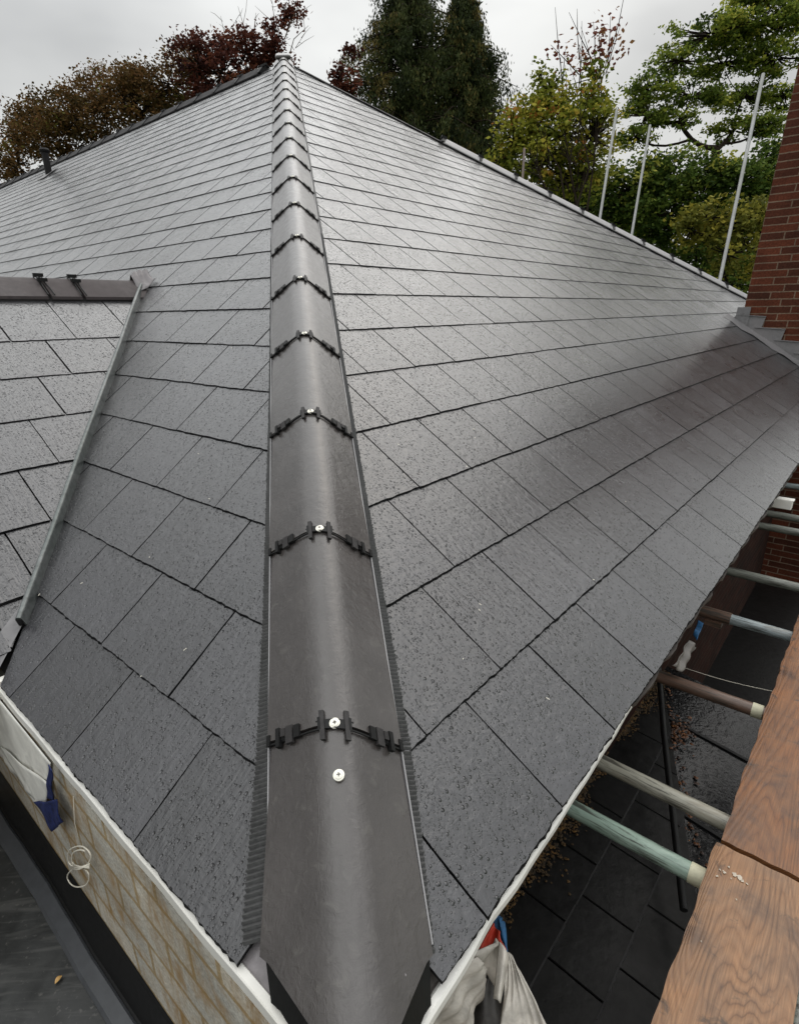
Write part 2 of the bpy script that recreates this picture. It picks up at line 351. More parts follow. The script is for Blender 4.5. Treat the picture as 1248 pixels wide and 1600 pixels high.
def slope(mb, O, e, q, Nn, t_lo, t_hi, q0, g, w, t0, rows, clips, th=None, gap=.0044, m0=0, last=None):
    th0 = th
    for r in range(rows):
        qb = q0+r*g; th = th0 or max(.0038, .0095-.0012*r)
        off = t0+(.5*w if (r+m0) % 2 else 0)
        for mi in range(int(math.floor((t_lo-off)/w))-1, int(math.ceil((t_hi-off)/w))+1):
            gp = gap+min(r, 12)*.00035; ta = off+mi*w+gp/2+random.uniform(-.0008, .0008); tb = off+(mi+1)*w-gp/2+random.uniform(-.0008, .0008)
            jb = random.uniform(-.0015, .0015)
            poly = [(ta, qb+jb), (tb, qb+jb*.3), (tb, qb+(last if last and r == rows-1 else g)+.012), (ta, qb+(last if last and r == rows-1 else g)+.012)]
            for c in (clips(qb) if callable(clips) else clips):
                poly = clip(poly, *c)
                if not poly: break
            if len(poly) < 3: continue
            cen = O+e*(sum(p[0] for p in poly)/len(poly))+q*(sum(p[1] for p in poly)/len(poly))
            dist = np.linalg.norm(cen-CAM)
            if dist < 3.6:                                # rough riven edges where they can be seen
                n2 = []
                step = .009 if dist < 2 else .018
                for i in range(len(poly)):
                    p, p2 = A(poly[i-1]), A(poly[i]); l = np.linalg.norm(p2-p); k = max(1, int(l/step)); dr = (p2-p)/(l+1e-9); nn = A([dr[1], -dr[0]])
                    bottom = abs(dr[1]) < .2 and p[1] < qb+.02
                    amp = .0014 if bottom else .0005
                    prev = 0
                    for j in range(k):
                        prev = prev*.5+random.uniform(-amp, amp) if j else 0
                        n2.append(tuple(p+dr*l*j/k+nn*prev))
                poly = n2
            tl1, tl2 = random.uniform(-.0007, .0012), random.uniform(-.0007, .0012)
            def hh(p):
                x = (p[0]-ta)/w
                return max(th*(1-(p[1]-qb)/g), -.02)+(tl1*(1-x)+tl2*x)*max(0, 1-(p[1]-qb)/g)
            top = [O+e*p[0]+q*p[1]+Nn*hh(p) for p in poly]
            ch_ = ((.0042 if r < 2 else .0028)+.0009*math.sin(qb*9+ta*5)) if dist < 4.5 else .0012
            bot = [O+e*p[0]+q*(p[1]-(ch_*random.uniform(.6, 1.25) if p[1] < qb+.006 else 0))+Nn*(hh(p)-th*.62-.001) for p in poly]
            n = len(poly); fs = [tuple(range(n))]+[(i, n+i, n+(i+1) % n, (i+1) % n)[::1] for i in range(n)]
            tn = random.random(); uvs_ = list(poly)
            mb.add(top, fs[:1], uvs_, tn); o_ = len(mb.v)-n
            mb.v += [tuple(map(float, b_)) for b_ in bot]
            for fc in fs[1:]:
                mb.f.append(tuple(o_+i for i in fc)); mb.t.append(tn); mb.mi.append(1); mb.uv.append([(0, 0)]*4)
house = empty('house', (0, 0, -5.5))
tag(house, 'house with a wet dark slate hipped roof, brown hip tiles and a brick chimney', 'house')
def inset_hip_R(dq): return (-1, hipR, -dq)
# right slope
mb = MB()
t1, q1 = APEX@eR, APEX@qR
a2, b2 = h2[1], -h2[0]; c2 = a2*t1+b2*q1
if a2*3+b2*1 > c2: a2, b2, c2 = -a2, -b2, -c2
clipsR = [(-1, hipR, -.075), (a2, b2, c2)]
slope(mb, Z0, eR, qR, NR, 0, 14.6, 0, .26, .26844, .26574, 27, lambda qb: clipsR+([(-1, -.1, -.150)] if qb < .1 else []))
right_slope = mb.build('roof_slope', [MAT['slate'], MAT['slate_edge']], house)
# left slope
mb = MB()
va = (v1[0]-v2[0])/(v1[1]-v2[1])
def clipsL(qb):
    c = [(-1, hipL, -.075), (0, 1, 6.14)]
    if qb < .1: c.append((-1, -.1, -.242))
    if qb < v1[1]-.11: c.append((1, -va, v2[0]-va*v2[1]-.004))
    return c
slope(mb, Z0, eL, qL, NL, 0, 21, -.0158, .222255, .324866, .56168-.324866, 28, clipsL)
left_slope = mb.build('roof_slope', [MAT['slate'], MAT['slate_edge']], house)
# deck under both slopes and the hidden far slopes
mb = MB()
hr = lambda a: HD*a
far = APEX+eL*20
top2 = APEX; low2 = Z0+eR*(t1+h2[0]*(-q1/h2[1])*1.0)      # where the far hip reaches eaves level
d = .022
mb.add([-NR*d+nR*-.004, low2-NR*d, top2-NR*d], [(0, 1, 2)])
mb.add([-NL*d, top2-NL*d, far-NL*d, eL*21-NL*d], [(0, 1, 2, 3)])
back = low2+eL*(20+4)+A([0, 0, 0])
mb.add([low2-UP*d, back-UP*d, far-UP*d, top2-UP*d], [(0, 1, 2, 3)])
mb.build('roof_deck', MAT['felt'], house)

# hip profile, shared by hip tiles, clips and strips
upv = NR+NL; upv -= HD*(upv@HD); upv /= np.linalg.norm(upv); side = np.cross(HD, upv)      # side points to the right-hand slope
uR = np.cross(HD, NR); uR *= np.sign(uR@side); uL = np.cross(HD, NL); uL *= -np.sign(uL@side)
def loc2(v): return A([v@side, v@upv])
def profile(dl, dr, off, apex):
    EL = loc2(uL*dl+NL*off); ER = loc2(uR*dr+NR*off); Ap = A([0, apex]); pts = []
    PL = EL+(Ap-EL)*.64; PR = ER+(Ap-ER)*.64
    for k in range(6): pts.append(EL+(PL-EL)*k/6)
    for k in range(9):
        t = k/8; pts.append((1-t)**2*PL+2*t*(1-t)*Ap+t*t*PR)
    for k in range(1, 7): pts.append(PR+(ER-PR)*k/6)
    return np.array(pts)
def pnorm(P):
    T = np.gradient(P, axis=0); n = np.stack([-T[:, 1], T[:, 0]], 1); return n/np.linalg.norm(n, axis=1)[:, None]
def hp(a, p, base=Z0): return base+HD*a+side*p[0]+upv*p[1]
PRO = profile(.128, .108, .014, .0675); PN = pnorm(PRO)
if PN[10][1] < 0: PN = -PN
def prof_at(s):
    x = (s+1)/2*(len(PRO)-1); i = min(int(x), len(PRO)-2); f = x-i; return PRO[i]*(1-f)+PRO[i+1]*f, PN[i]*(1-f)+PN[i+1]*f
H0, HS = .439, .456543
SK = .2        # the butt joints run a little askew
def hip_tile_mesh(length, wide=.004, taper=True, cut=None):
    mb = MB(); nl = 14; n = len(PRO); vs = []; uvs = []; th = .012
    for layer in (0, 1):
        for i in range(nl+1):
            for k in range(n):
                f = i/nl; a = f*length
                if cut is not None: a = cut[k]*(1-f)+length*f
                grow = wide*(1-f if taper else 1)
                p = PRO[k]+PN[k]*(grow-(th if layer else 0)); p = p+A([PRO[k][0]*((.03 if cut is None else (.10 if PRO[k][0] < 0 else 0.))*(1-f)), 0])
                vs.append((p[0], a-SK*p[0]*(f if cut is not None else 1), p[1])); uvs.append((p[0], a))
    fs = []; B = (nl+1)*n
    for i in range(nl):
        for k in range(n-1):
            a, b, c, d_ = i*n+k, i*n+k+1, (i+1)*n+k+1, (i+1)*n+k
            fs += [(a, b, c, d_), (B+a, B+d_, B+c, B+b)]
        fs += [(i*n, (i+1)*n, B+(i+1)*n, B+i*n), (i*n+n-1, B+i*n+n-1, B+(i+1)*n+n-1, (i+1)*n+n-1)]
    for k in range(n-1):
        fs += [(k, B+k, B+k+1, k+1), (nl*n+k, nl*n+k+1, B+nl*n+k+1, B+nl*n+k)]
    mb.add(vs, fs, uvs); return mb
# local frame: x=side, y=HD, z=upv
ROT = Matrix([[side[i], HD[i], upv[i]] for i in range(3)]).to_euler()
def smooth_angle(ob, deg=40):
    ob.data.polygons.foreach_set('use_smooth', [True]*len(ob.data.polygons))
    e = ob.modifiers.new('edges', 'EDGE_SPLIT'); e.split_angle = math.radians(deg)
def strap(mb, s0, s1, a0, a1, h0, h1, steps=8, mi=0):
    vs = []
    for j in range(steps+1):
        p, nn = prof_at(s0+(s1-s0)*j/steps)
        for (a, h) in ((a0, h0), (a1, h0), (a1, h1), (a0, h1)):
            q = p+nn*h; vs.append((q[0], a-SK*q[0], q[1]))
    fs = []
    for j in range(steps):
        for k in range(4): fs.append((j*4+k, j*4+(k+1) % 4, (j+1)*4+(k+1) % 4, (j+1)*4+k))
    fs += [(3, 2, 1, 0), tuple(steps*4+k for k in range(4))]
    mb.add(vs, fs, None, .5, mi)
def make_clip(parent):
    mb = MB()
    # y=0 is the joint; strap rails either side of it, windows between
    for sg in (-1, 1):
        strap(mb, sg*.17, sg*.62, .006, .0090, .001, .0045); strap(mb, sg*.17, sg*.62, -.0085, -.0058, .003, .0062)
        strap(mb, sg*.52, sg*.60, -.010, .0125, .002, .0095, 2); strap(mb, sg*.2, sg*.24, -.010, .0125, .002, .0095, 2)
        strap(mb, sg*.62, sg*1.0, .005, .0085, .001, .005); strap(mb, sg*.62, sg*1.0, -.008, -.005, .002, .006)
        strap(mb, sg*.97, sg*1.02, -.009, .011, .002, .0085, 2)
        strap(mb, sg*.62, sg*.80, -.006, .008, .002, .007, 2)
        strap(mb, sg*.80, sg*.855, -.018, .016, .003, .012, 2)      # outer upright tab
    strap(mb, -.2, .2, -.008, .008, .003, .008, 6)
    for sg in (-1, 1):
        strap(mb, sg*.145, sg*.215, -.027, .024, .003, .0095, 2, 1)
        strap(mb, sg*.62, sg*.72, -.016, .015, .003, .0095, 2, 1)
        strap(mb, sg*.72, sg*.78, -.002, .012, .003, .012, 2, 1)
    c = mb.build('clip', [MAT['black'], MAT['clip_grey']]); attach_local(c, parent)
    return c
def attach_local(o, parent): o.parent = parent
def make_screw(parent, y, name='screw'):
    mb = MB(); p, nn = prof_at(.0); R = .0092; vs = [(p[0], y, p[1]+.0105)]; ring = 20
    for (r_, h) in ((.35, .0102), (.72, .0092), (.74, .0080), (1., .0072), (1.02, .004)):
        for k in range(ring):
            a = 2*math.pi*k/ring; vs.append((p[0]+R*r_*math.cos(a), y+R*r_*math.sin(a), p[1]+h))
    fs = [(0, 1+k, 1+(k+1) % ring) for k in range(ring)]
    for j in range(4):
        for k in range(ring): fs.append((1+j*ring+k, 1+(j+1)*ring+k, 1+(j+1)*ring+(k+1) % ring, 1+j*ring+(k+1) % ring))
    mb.add(vs, fs)
    z = p[1]+.0107
    for (a, b) in ((.0032, .0009), (.0009, .0032)): mb.box((p[0]-a, y-b, z-.002), (2*a, 0, 0), (0, 2*b, 0), (0, 0, .0023), mi=1)
    o = mb.build(name, [MAT['screw'], MAT['screw_dark']]); attach_local(o, parent); return o
# ordinary hip tile, copied up the hip
def hip_place(o, a):
    o.rotation_euler = ROT; o.location = Vector(HD*a)-Vector((0, 0, -5.5)); o.parent = house
t0_ = hip_tile_mesh(HS-.004).build('hip_tile', MAT['tile']); smooth_angle(t0_, 35)
make_clip(t0_); make_screw(t0_, .001)
hip_place(t0_, H0)
for k in range(1, 18):
    c = copy_tree(t0_, loc=Vector(HD*(H0+k*HS))-Vector((0, 0, -5.5)), parent=house)
# starter tile, mitred at the foot
nP = len(PRO); cut = []
for k in range(nP):
    x = PRO[k][0]
    f = min(1, abs(x)/(.118 if x < 0 else .1)); cut.append((.155 if x < 0 else .118)*f+(-.012)*(1-f))
sm = hip_tile_mesh(H0-.004, cut=cut); st_ = sm.build('hip_tile', MAT['tile']); smooth_angle(st_, 35); hip_place(st_, 0)
make_screw(st_, H0-.085)
# black end cap under the mitred foot
mb = MB(); vs = []
for k in range(nP):
    for (da, h) in ((.03, -.0035), (-.004, -.004), (-.052, -.014), (-.056, -.05), (-.01, -.09)):
        p = PRO[k]*A([1.08 if PRO[k][0] < 0 else 1., 1])+PN[k]*h; vs.append(hp(cut[k]+da*(1.0), p))
fs = [(k*5+j, (k+1)*5+j, (k+1)*5+j+1, k*5+j+1) for k in range(nP-1) for j in range(4)]
mb.add(vs, fs); mb.build('end_cap', MAT['black'], house, smooth=False)
# pleated vent strips
def vent(sgn):
    u, Nn = (uR, NR) if sgn > 0 else (uL, NL); mb = MB(); vs = []; nn = 0
    a = .12 if sgn > 0 else .175
    while a < 8.3:
        near = a < 3
        step = .0042 if near else .012
        ph = nn % 2; nn += 1
        if sgn > 0: outer = np.interp(a, [.1, .29, .42, 1.3, 8], [.118, .131, .137, .132, .128])
        else: outer = np.interp(a, [.15, .2, .43, .75, 1.6, 8], [.176, .183, .166, .156, .146, .142])
        amp = .0026 if ph else -.0022
        j = random.uniform(-.0012, .0012)
        z_in = .02
        e0 = .108 if sgn > 0 else .128
        for (dd, h) in ((.07, .004), (e0-.006, .0055), (e0+.004, .0105+amp*.8), (outer-.003+j, .0105+amp), (outer+j, .002)):
            vs.append(HD*a+u*dd+Nn*h)
        a += step
    n = len(vs)//5
    fs = [(i*5+k, i*5+k+1, (i+1)*5+k+1, (i+1)*5+k) for i in range(n-1) for k in range(4)]
    mb.add(vs, fs); return mb.build('vent_strip', MAT['strip'], house)
vent(1); vent(-1)
# pale fin lines at the tile edges (folded aluminium edge of the strip)
for sgn in (1, -1):
    u, Nn, dd = (uR, NR, .1105) if sgn > 0 else (uL, NL, .131); mb = MB()
    mb.box(HD*(.13 if sgn > 0 else .17)+u*dd+Nn*.010, HD*8.2, u*.0022, Nn*.007); mb.build('vent_edge', MAT['cap'], house)

# main ridge (behind, along the left slope) and far hip
def ridge_run(name, A0, A1, dirs, n, mat, prof_w=.13, h=.06, gapclip=True, start=0, clipmat='black', each=True):
    """copies of one angular ridge tile from A0 to A1; dirs = (left slope down vector, right slope down vector)"""
    ax = (A1-A0); Ln = np.linalg.norm(ax); ax = ax/Ln; l = Ln/n
    upd = np.cross(ax, np.cross(UP, ax)); upd /= np.linalg.norm(upd); sd_ = np.cross(ax, upd)
    pr = []
    for s_, dn in ((-1, dirs[0]), (1, dirs[1])):
        dn = dn-ax*(dn@ax); dn /= np.linalg.norm(dn); pr.append((A([dn@sd_, dn@upd])))
    E0, E1 = pr[0]*prof_w+A([0, .012]), pr[1]*prof_w+A([0, .012]); Ap = A([0, h])
    P0 = E0+(Ap-E0)*.7; P1 = E1+(Ap-E1)*.7
    P = [E0-A([0, .012]), E0, (E0+P0)/2]+[(1-t)**2*P0+2*t*(1-t)*Ap+t*t*P1 for t in (0, .25, .5, .75, 1)]+[(E1+P1)/2, E1, E1-A([0, .012])]
    R_ = Matrix([[sd_[i], ax[i], upd[i]] for i in range(3)]).to_euler()
    mb = MB(); vs = [(p[0]*(1+.0), y, p[1]) for y in (0, l-.006) for p in P]; n_ = len(P)
    mb.add(vs, [(k, k+1, n_+k+1, n_+k) for k in range(n_-1)]+[tuple(range(n_))[::-1], tuple(n_+k for k in range(n_))])
    first = mb.build(name, mat); first.rotation_euler = R_; smooth_angle(first, 40)
    mb = MB(); vs = []
    for y in (-.018, .018):
        for p in P[1:-1]: vs.append((p[0]*1.03, y, p[1]+.009))
    q_ = n_-2
    mb.add(vs, [(k, k+1, q_+k+1, q_+k) for k in range(q_-1)]+[tuple(range(q_))[::-1], tuple(q_+k for k in range(q_))])
    for (x, z) in ((P[3][0], P[3][1]), (P[7][0], P[7][1]), (P[5][0], P[5][1])): mb.box((x-.012, -.034, z), (.024, 0, 0), (0, .068, 0), (0, 0, .02))
    c = mb.build('clip', MAT[clipmat]); attach_local(c, first)
    first.parent = house; first.location = Vector(A0)-Vector((0, 0, -5.5))
    for k in range(1, n): copy_tree(first, loc=Vector(A0+ax*l*k)-Vector((0, 0, -5.5)), parent=house)
MAT['ridge_dark'] = speckled('dark ridge concrete', (.016, .015, .016), .7, .25, 40, spec=.2)
ridge_run('ridge_tile', APEX+eL*.35+UP*.015, APEX+eL*20+UP*.015, (-qL, A([S2*.8, S2*.8, -.6])*1.), 42, MAT['ridge_dark'], .14, .05)
u2 = A(P2)-APEX
fz = lambda x: APEX+u2*x
xa = 3.05/np.linalg.norm(u2)
f0 = (Z0+eR*6.4928+qR*5.508)
kk = float((f0-APEX)@u2/(u2@u2))
bk = np.cross(u2, eL); bk = np.cross(bk, u2); bk /= np.linalg.norm(bk); bk = A([bk[0], bk[1], bk[2]])
bk = A([S2, S2, -.75])
down_r = np.cross(u2, NR); down_r = down_r if down_r[0]*-1 > 0 else -down_r
if (down_r@nR) < 0: down_r = -down_r
ridge_run('far_hip_tile', fz(kk)+UP*.02, fz(1.02)+UP*.02, (down_r, bk), 10, MAT['cap'], .095, .06)
mb = MB(); mb.box(fz(.0)+NR*.004, u2*kk, down_r/np.linalg.norm(down_r)*.07, NR*.014); mb.build('verge_trim', MAT['ridge_dark'], house)
mb = MB(); mb.box(APEX-HD*.03-side*.09+upv*.02, side*.18, HD*.16, upv*.05); bvo = mb.build('apex_cap', MAT['tile'], house); bm_ = bvo.modifiers.new('b', 'BEVEL'); bm_.width = .03; bm_.segments = 3

# ------------------------------------------------------------------ dormer-like side roof (left)
Nd = A([.370415, -.370415, .851813]); qd = A([-.602323, .602323, .523846])
mb = MB()
W2 = V2-V1; e2, qq2 = W2@nL, W2@qd
# keep right-hand limit: e >= valley(e) -> -e + (e2/qq2) q <= 0
cl = [(-1, e2/qq2, -.012), (0, 1, -.08), (0, -1, 1.93)]
slope(mb, V1, nL, qd, Nd, -.6, 3.4, -2.03, .26, .268, .030, 7, cl, m0=0, last=.42)
mb.build('side_roof_slope', [MAT['slate'], MAT['slate_edge']], house)
# its mirror beyond the ridge
mir = lambda v: v-2*(v@eL)*eL
qd2 = mir(qd); Nd2 = mir(Nd)
mb = MB(); slope(mb, V1, nL, qd2, Nd2, -.6, 3.4, -2.03, .26, .268, .1, 8, [(-1, e2/qq2, -.012), (0, 1, -.08)])
mb.build('side_roof_slope', [MAT['slate'], MAT['slate_edge']], house)
mb = MB(); dk = .02
mb.add([V1-Nd*dk, V2-Nd*dk, V1+qd*-1.93+nL*3.4-Nd*dk, V1+nL*3.4-Nd*dk], [(0, 1, 2, 3)])
V2m = V1+nL*e2+qd2*qq2
mb.add([V1-Nd2*dk, V2m-Nd2*dk, V1+qd2*-1.93+nL*3.4-Nd2*dk, V1+nL*3.4-Nd2*dk], [(0, 1, 2, 3)])
gA = V1+nL*3.38-UP*.03; mb.add([gA, gA+qd*-1.9, gA+qd*-1.9-UP*1.2, gA+qd2*-1.9-UP*1.2, gA+qd2*-1.9], [(0, 1, 2, 3, 4)])
mb.build('side_roof_deck', MAT['felt'], house)
def ridge_local():
    l = .37; P = []
    dn = A([-qd@eL*-1, 0])
    cs = [(-.125, -.092), (-.125, -.078), (-.085, -.045), (-.04, -.012), (-.018, .006), (0, .012), (.018, .006), (.04, -.012), (.085, -.045), (.125, -.078), (.125, -.092)]
    return cs
MAT['side_ridge'] = speckled('brown ridge concrete', (.06, .05, .05), .62, .25, 40, spec=.3, bump=.4)
cs = ridge_local(); RA = V1+nL*.02+UP*.025
spans = [(0, .355), (.372, .512), (.53, .98), (.997, 1.45), (1.467, 1.92), (1.937, 2.39), (2.407, 2.86), (2.877, 3.4)]
for (a, b) in spans:
    mb = MB(); n_ = len(cs); vs = [RA+nL*y+eL*-p[0]+UP*p[1] for y in (a, b) for p in cs]
    mb.add(vs, [(k, n_+k, n_+k+1, k+1) for k in range(n_-1)]+[tuple(range(n_)), tuple(n_+k for k in range(n_))[::-1]])
    o = mb.build('ridge_tile', MAT['side_ridge'], house); smooth_angle(o, 50)
    if b < 3.3:
        mb = MB(); y0 = b-.006
        # thin wire-like clip with jaws
        for dy in (0, .022):
            mb.tube([RA+nL*(y0+dy+.006*random.uniform(-1, 1))+eL*-p[0]*1.04+UP*(p[1]+.007) for p in cs[1:-1]], .0035, 5)
        for k in (1, 3, 5, 7):
            p = cs[k]; mb.box(RA+nL*(y0-.012)+eL*-(p[0]+.005)*1.04+UP*(p[1]+.004), nL*.045, eL*-.012, UP*.016)
        c = mb.build('clip', MAT['black']); c.parent = o
        c.location = -Vector(o.location) + Vector((0, 0, -5.5)) if False else c.location
        c.matrix_parent_inverse = Matrix.Identity(4); c.location = Vector((0, 0, 0))
# dark strip standing in for the shadow gap beneath the ridge tiles
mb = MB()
mb.box(RA+eL*-.121-UP*.118, nL*3.4, eL*.242, UP*.034); mb.build('ridge_shadow_strip', MAT['felt'], house)
# valley trim: raised folded bar
vdir = (V1-V2)/np.linalg.norm(V1-V2); vside = np.cross(vdir, UP); vside /= np.linalg.norm(vside); vup = np.cross(vside, vdir)
mb = MB(); Lv = np.linalg.norm(V1-V2)+.02; cs2 = []
for k in range(9):
    a = math.pi*k/8; cs2.append((.0085*math.cos(a), .038+.008*math.sin(a)))
cs2 = [(.014, -.01)]+cs2+[(-.009, -.01)]
vs = [V2-vdir*.0+vdir*Lv*j/6+vside*(p[0]+.002*math.sin(j*2.1))+vup*p[1] for j in range(7) for p in cs2]; n_ = len(cs2)
mb.add(vs, [(j*n_+k, j*n_+k+1, (j+1)*n_+k+1, (j+1)*n_+k) for j in range(6) for k in range(n_-1)]+[tuple(range(n_))])
vt = mb.build('valley_trim', MAT['zinc'], house); smooth_angle(vt, 50)
mb = MB(); mb.box(V2-vdir*.003-vside*.007+vup*.004, vside*.015, vdir*.002, vup*.036); mb.build('trim_mouth', MAT['black'], house)
# valley apron on the main slope side and dressed piece at the foot
mb = MB(); fo = V2
mb.add([V2+vup*.012+vside*.0, V2-vdir*.13+nL*.03+vup*.0, V2-vdir*.10+nL*.085-UP*.01, V2-vdir*.02+nL*.075+UP*.0, V2+vdir*.1+nL*.02+vup*.012], [(0, 1, 2, 3, 4)])
mb.build('valley_foot', MAT['lead'], house)
# crumpled lead saddle where the side ridge meets the slope
mb = MB(); n_ = 10; vs = []
SA = V1+nL*.03+UP*.02
for i in range(n_+1):
    for j in range(n_+1):
        u_, v_ = i/n_, j/n_
        p = SA+nL*(.035-.10*u_)+eL*(.085-.17*v_)
        z = -.10*abs(v_-.5)*2+.035+.035*u_
        onm = ((p-Z0)@NL); hgt = V1[2]+.03+z+(.007*math.sin(13*v_+4*u_)+.006*math.sin(19*u_+7*v_))
        pl = -(p[0]*NL[0]+p[1]*NL[1])/NL[2]+.018                   # height of main slope here
        pl2 = hgt
        vs.append((p[0], p[1], max(pl+.006*math.sin(20*v_+7*u_), pl2)))
fs = [(i*(n_+1)+j, (i+1)*(n_+1)+j, (i+1)*(n_+1)+j+1, i*(n_+1)+j+1) for i in range(n_) for j in range(n_)]
mb.add(vs, fs); o = mb.build('lead_saddle', MAT['lead_light'], house, smooth=True); sm_ = o.modifiers.new('t', 'SOLIDIFY'); sm_.thickness = .003
# vent pipe on the left slope
PB = A([-5.070, 11.295, 3.267])
mb = MB(); mb.tube([PB-UP*.1, PB+UP*.33], .055, 16); vp = mb.build('vent_pipe', MAT['ridge_dark'], house, smooth=False); smooth_angle(vp)
mb = MB(); mb.tube([PB+UP*.33, PB+UP*.36, PB+UP*.39], [.07, .085, .06], 16); c = mb.build('cowl', MAT['ridge_dark']); c.parent = vp
mb = MB(); mb.box(PB-eL*.16-qL*.18+NL*.012, eL*.32, qL*.34, NL*.004); c = mb.build('flashing', MAT['lead']); c.parent = vp

# ------------------------------------------------------------------ eaves boards, walls
mb = MB(); vs = []
ts = np.linspace(-.08, 1.3, 44)
for t in ts:
    wob = .0008*math.sin(t*23)
    for (n_, z) in ((.009, -.013), (.021+wob, -.014), (.023+wob, -.016), (.023+wob, -.040), (-.01, -.040)): vs.append(eL*t+nL*n_+UP*z)
fs = [(i*5+k, i*5+(k+1) % 5, (i+1)*5+(k+1) % 5, (i+1)*5+k) for i in range(len(ts)-1) for k in range(5)]+[(0, 1, 2, 3, 4), tuple((len(ts)-1)*5+k for k in (4, 3, 2, 1, 0))]
mb.add(vs, fs)
mb.box(eL*1.3+nL*-.01+UP*-.05, eL*.025, nL*.13, UP*.05)
mb.build('eaves_board', MAT['white_pvc'], house)
mb = MB(); vs = []
ts = np.linspace(-.02, 1.0, 60)
for t in ts:
    o_ = np.interp(t, [.03, .1, .22, .29, .37, .56, .81, 1.0], [.022, .013, .009, .004, .007, .005, .001, -.006])+.0006*math.sin(t*40)
    hgt = np.interp(t, [0, .3, .6, 1], [.016, .014, .011, .009])
    for (n_, z) in ((o_-.013, -.011), (o_-.004, -.012), (o_, -.017), (o_, -.017-hgt), (-.03, -.017-hgt)): vs.append(eR*t+nR*n_+UP*z)
fs = [(i*5+k, i*5+(k+1) % 5, (i+1)*5+(k+1) % 5, (i+1)*5+k) for i in range(len(ts)-1) for k in range(5)]+[(0, 1, 2, 3, 4), tuple((len(ts)-1)*5+k for k in (4, 3, 2, 1, 0))]
mb.add(vs, fs); mb.build('eaves_board', MAT['white_pvc'], house)
# brown underlay lip along the rest of the right eaves
mb = MB(); vs = []
ts = np.linspace(.0, 7.4, 200)
for t in ts:
    o_ = (-.006 if t < .95 else .004+.004*math.sin(t*31)+random.uniform(-.002, .003))
    for (n_, z) in ((-.2, -.012), (o_, -.013), (o_-.004, -.028+random.uniform(-.006, .006)), (-.05, -.04)): vs.append(eR*t+nR*n_+UP*z)
fs = [(i*4+k, i*4+k+1, (i+1)*4+k+1, (i+1)*4+k) for i in range(len(ts)-1) for k in range(3)]
mb.add(vs, fs); mb.build('underlay_lip', MAT['brown_felt'], house)
def wall(name, O, e, len_, z0, z1, mat, nrm_, depth=.15):
    mb = MB(); a = O+UP*z0; b = O+e*len_+UP*z0; h = UP*(z1-z0); dp = -nrm_*depth
    vs = [a, b, b+h, a+h, a+dp, b+dp, b+h+dp, a+h+dp]
    uv = [(0, z0), (len_, z0), (len_, z1), (0, z1), (-depth, z0), (len_+depth, z0), (len_+depth, z1), (-depth, z1)]
    mb.add(vs, [(0, 1, 2, 3), (7, 6, 5, 4), (0, 3, 7, 4), (1, 5, 6, 2), (3, 2, 6, 7)], uv); return mb.build(name, mat, house)
wall('block_wall', eL*-.1+nL*.021, eL, 2.3, -1.2, -.05, MAT['block'], nL)
MAT['brick_shaded'] = brick_mat('shade-darkened brick', (.035, .013, .009), (.018, .009, .007), (.035, .028, .022), .225, .075, .0065, rough=.95)  # brick colours darkened to stand in for the shade under the eaves
MAT['brick_shaded'].node_tree.nodes['Principled BSDF'].inputs['Specular IOR Level'].default_value = .1
wall('brick_wall', eR*.35-nR*.4, eR, 9.5, -5.5, -.08, MAT['brick_shaded'], nR)
wall('side_wall', eL*1.7+nL*.03, nL, 3.3, -1.2, .0, MAT['block'], -eL)
wall('front_wall', eL*2.2+nL*-.3, eL, 17, -5.5, -.05, MAT['brick'], nL)
# lead flashing and dark skirt at the foot of the hip
for (e_, n_, t_hi, prof_, nm, mt) in ((eL, nL, .252, ((.0085, -.024), (.0085, -.012), (.004, -.005), (-.012, .006), (-.05, .030), (-.10, .062)), 'corner_flashing', 'lead_light'),
                                (eR, nR, .162, ((-.004, -.022), (-.004, -.011), (-.008, -.007), (-.02, .001), (-.05, .020), (-.10, .055)), 'corner_skirt', 'brown_felt')):
    mb = MB(); vs = []; ks = np.linspace(t_hi, .02, 16)
    for k, t in enumerate(ks):
        for j, (n1, z1) in enumerate(prof_):
            vs.append(e_*t+n_*(n1+(.003*math.sin(k*1.3+j) if j > 2 else 0))+UP*(z1-.004+(.004*math.sin(k*.9+j*1.7) if j > 1 else 0)))
    mb.add(vs, [(k*6+j, k*6+j+1, (k+1)*6+j+1, (k+1)*6+j) for k in range(15) for j in range(5)])
    mb.build(nm, MAT[mt], house, smooth=True)

# ------------------------------------------------------------------ chimney, leaning a touch like in the photograph
TC = 7.45
def on_r(t, q, h=0): return eR*t+qR*q+NR*h
cb = on_r(TC, 1.36)        # top-left foot of the face
lean = A([.045, 0, 0])
nface = cb@nR
mb = MB(); h_top = 4.6
def chv(t, n, z): return eR*(t+.0*z)+nR*n+UP*z+(z-cb[2])*A([.043, -.012, 0])*(1 if z > cb[2] else .3)
x0, x1 = nface+.05, nface+1.4
vs = []; uv = []
for z in (-5.5, -1, cb[2], h_top):
    for (t, n) in ((TC, x0), (TC, x1), (TC+1.1, x1), (TC+1.1, x0)):
        vs.append(chv(t, n, z))
fs = []; 
for r in range(3):
    for k in range(4): fs.append((r*4+k, r*4+(k+1) % 4, (r+1)*4+(k+1) % 4, (r+1)*4+k))
fs.append((12, 13, 14, 15))
o_ = len(mb.v); mb.add(vs, fs)
lens = [1.35, 1.1, 1.35, 1.1]
mb.uv = []
for r in range(3):
    za, zb = (-5.5, -1, cb[2], h_top)[r:r+2]
    for k in range(4):
        base = [0, 1.35, 2.45, 3.8][k]; mb.uv.append([(base, za), (base+lens[k], za), (base+lens[k], zb), (base, zb)])
mb.uv.append([(0, 0)]*4)
ch = mb.build('chimney', MAT['brick'], house)
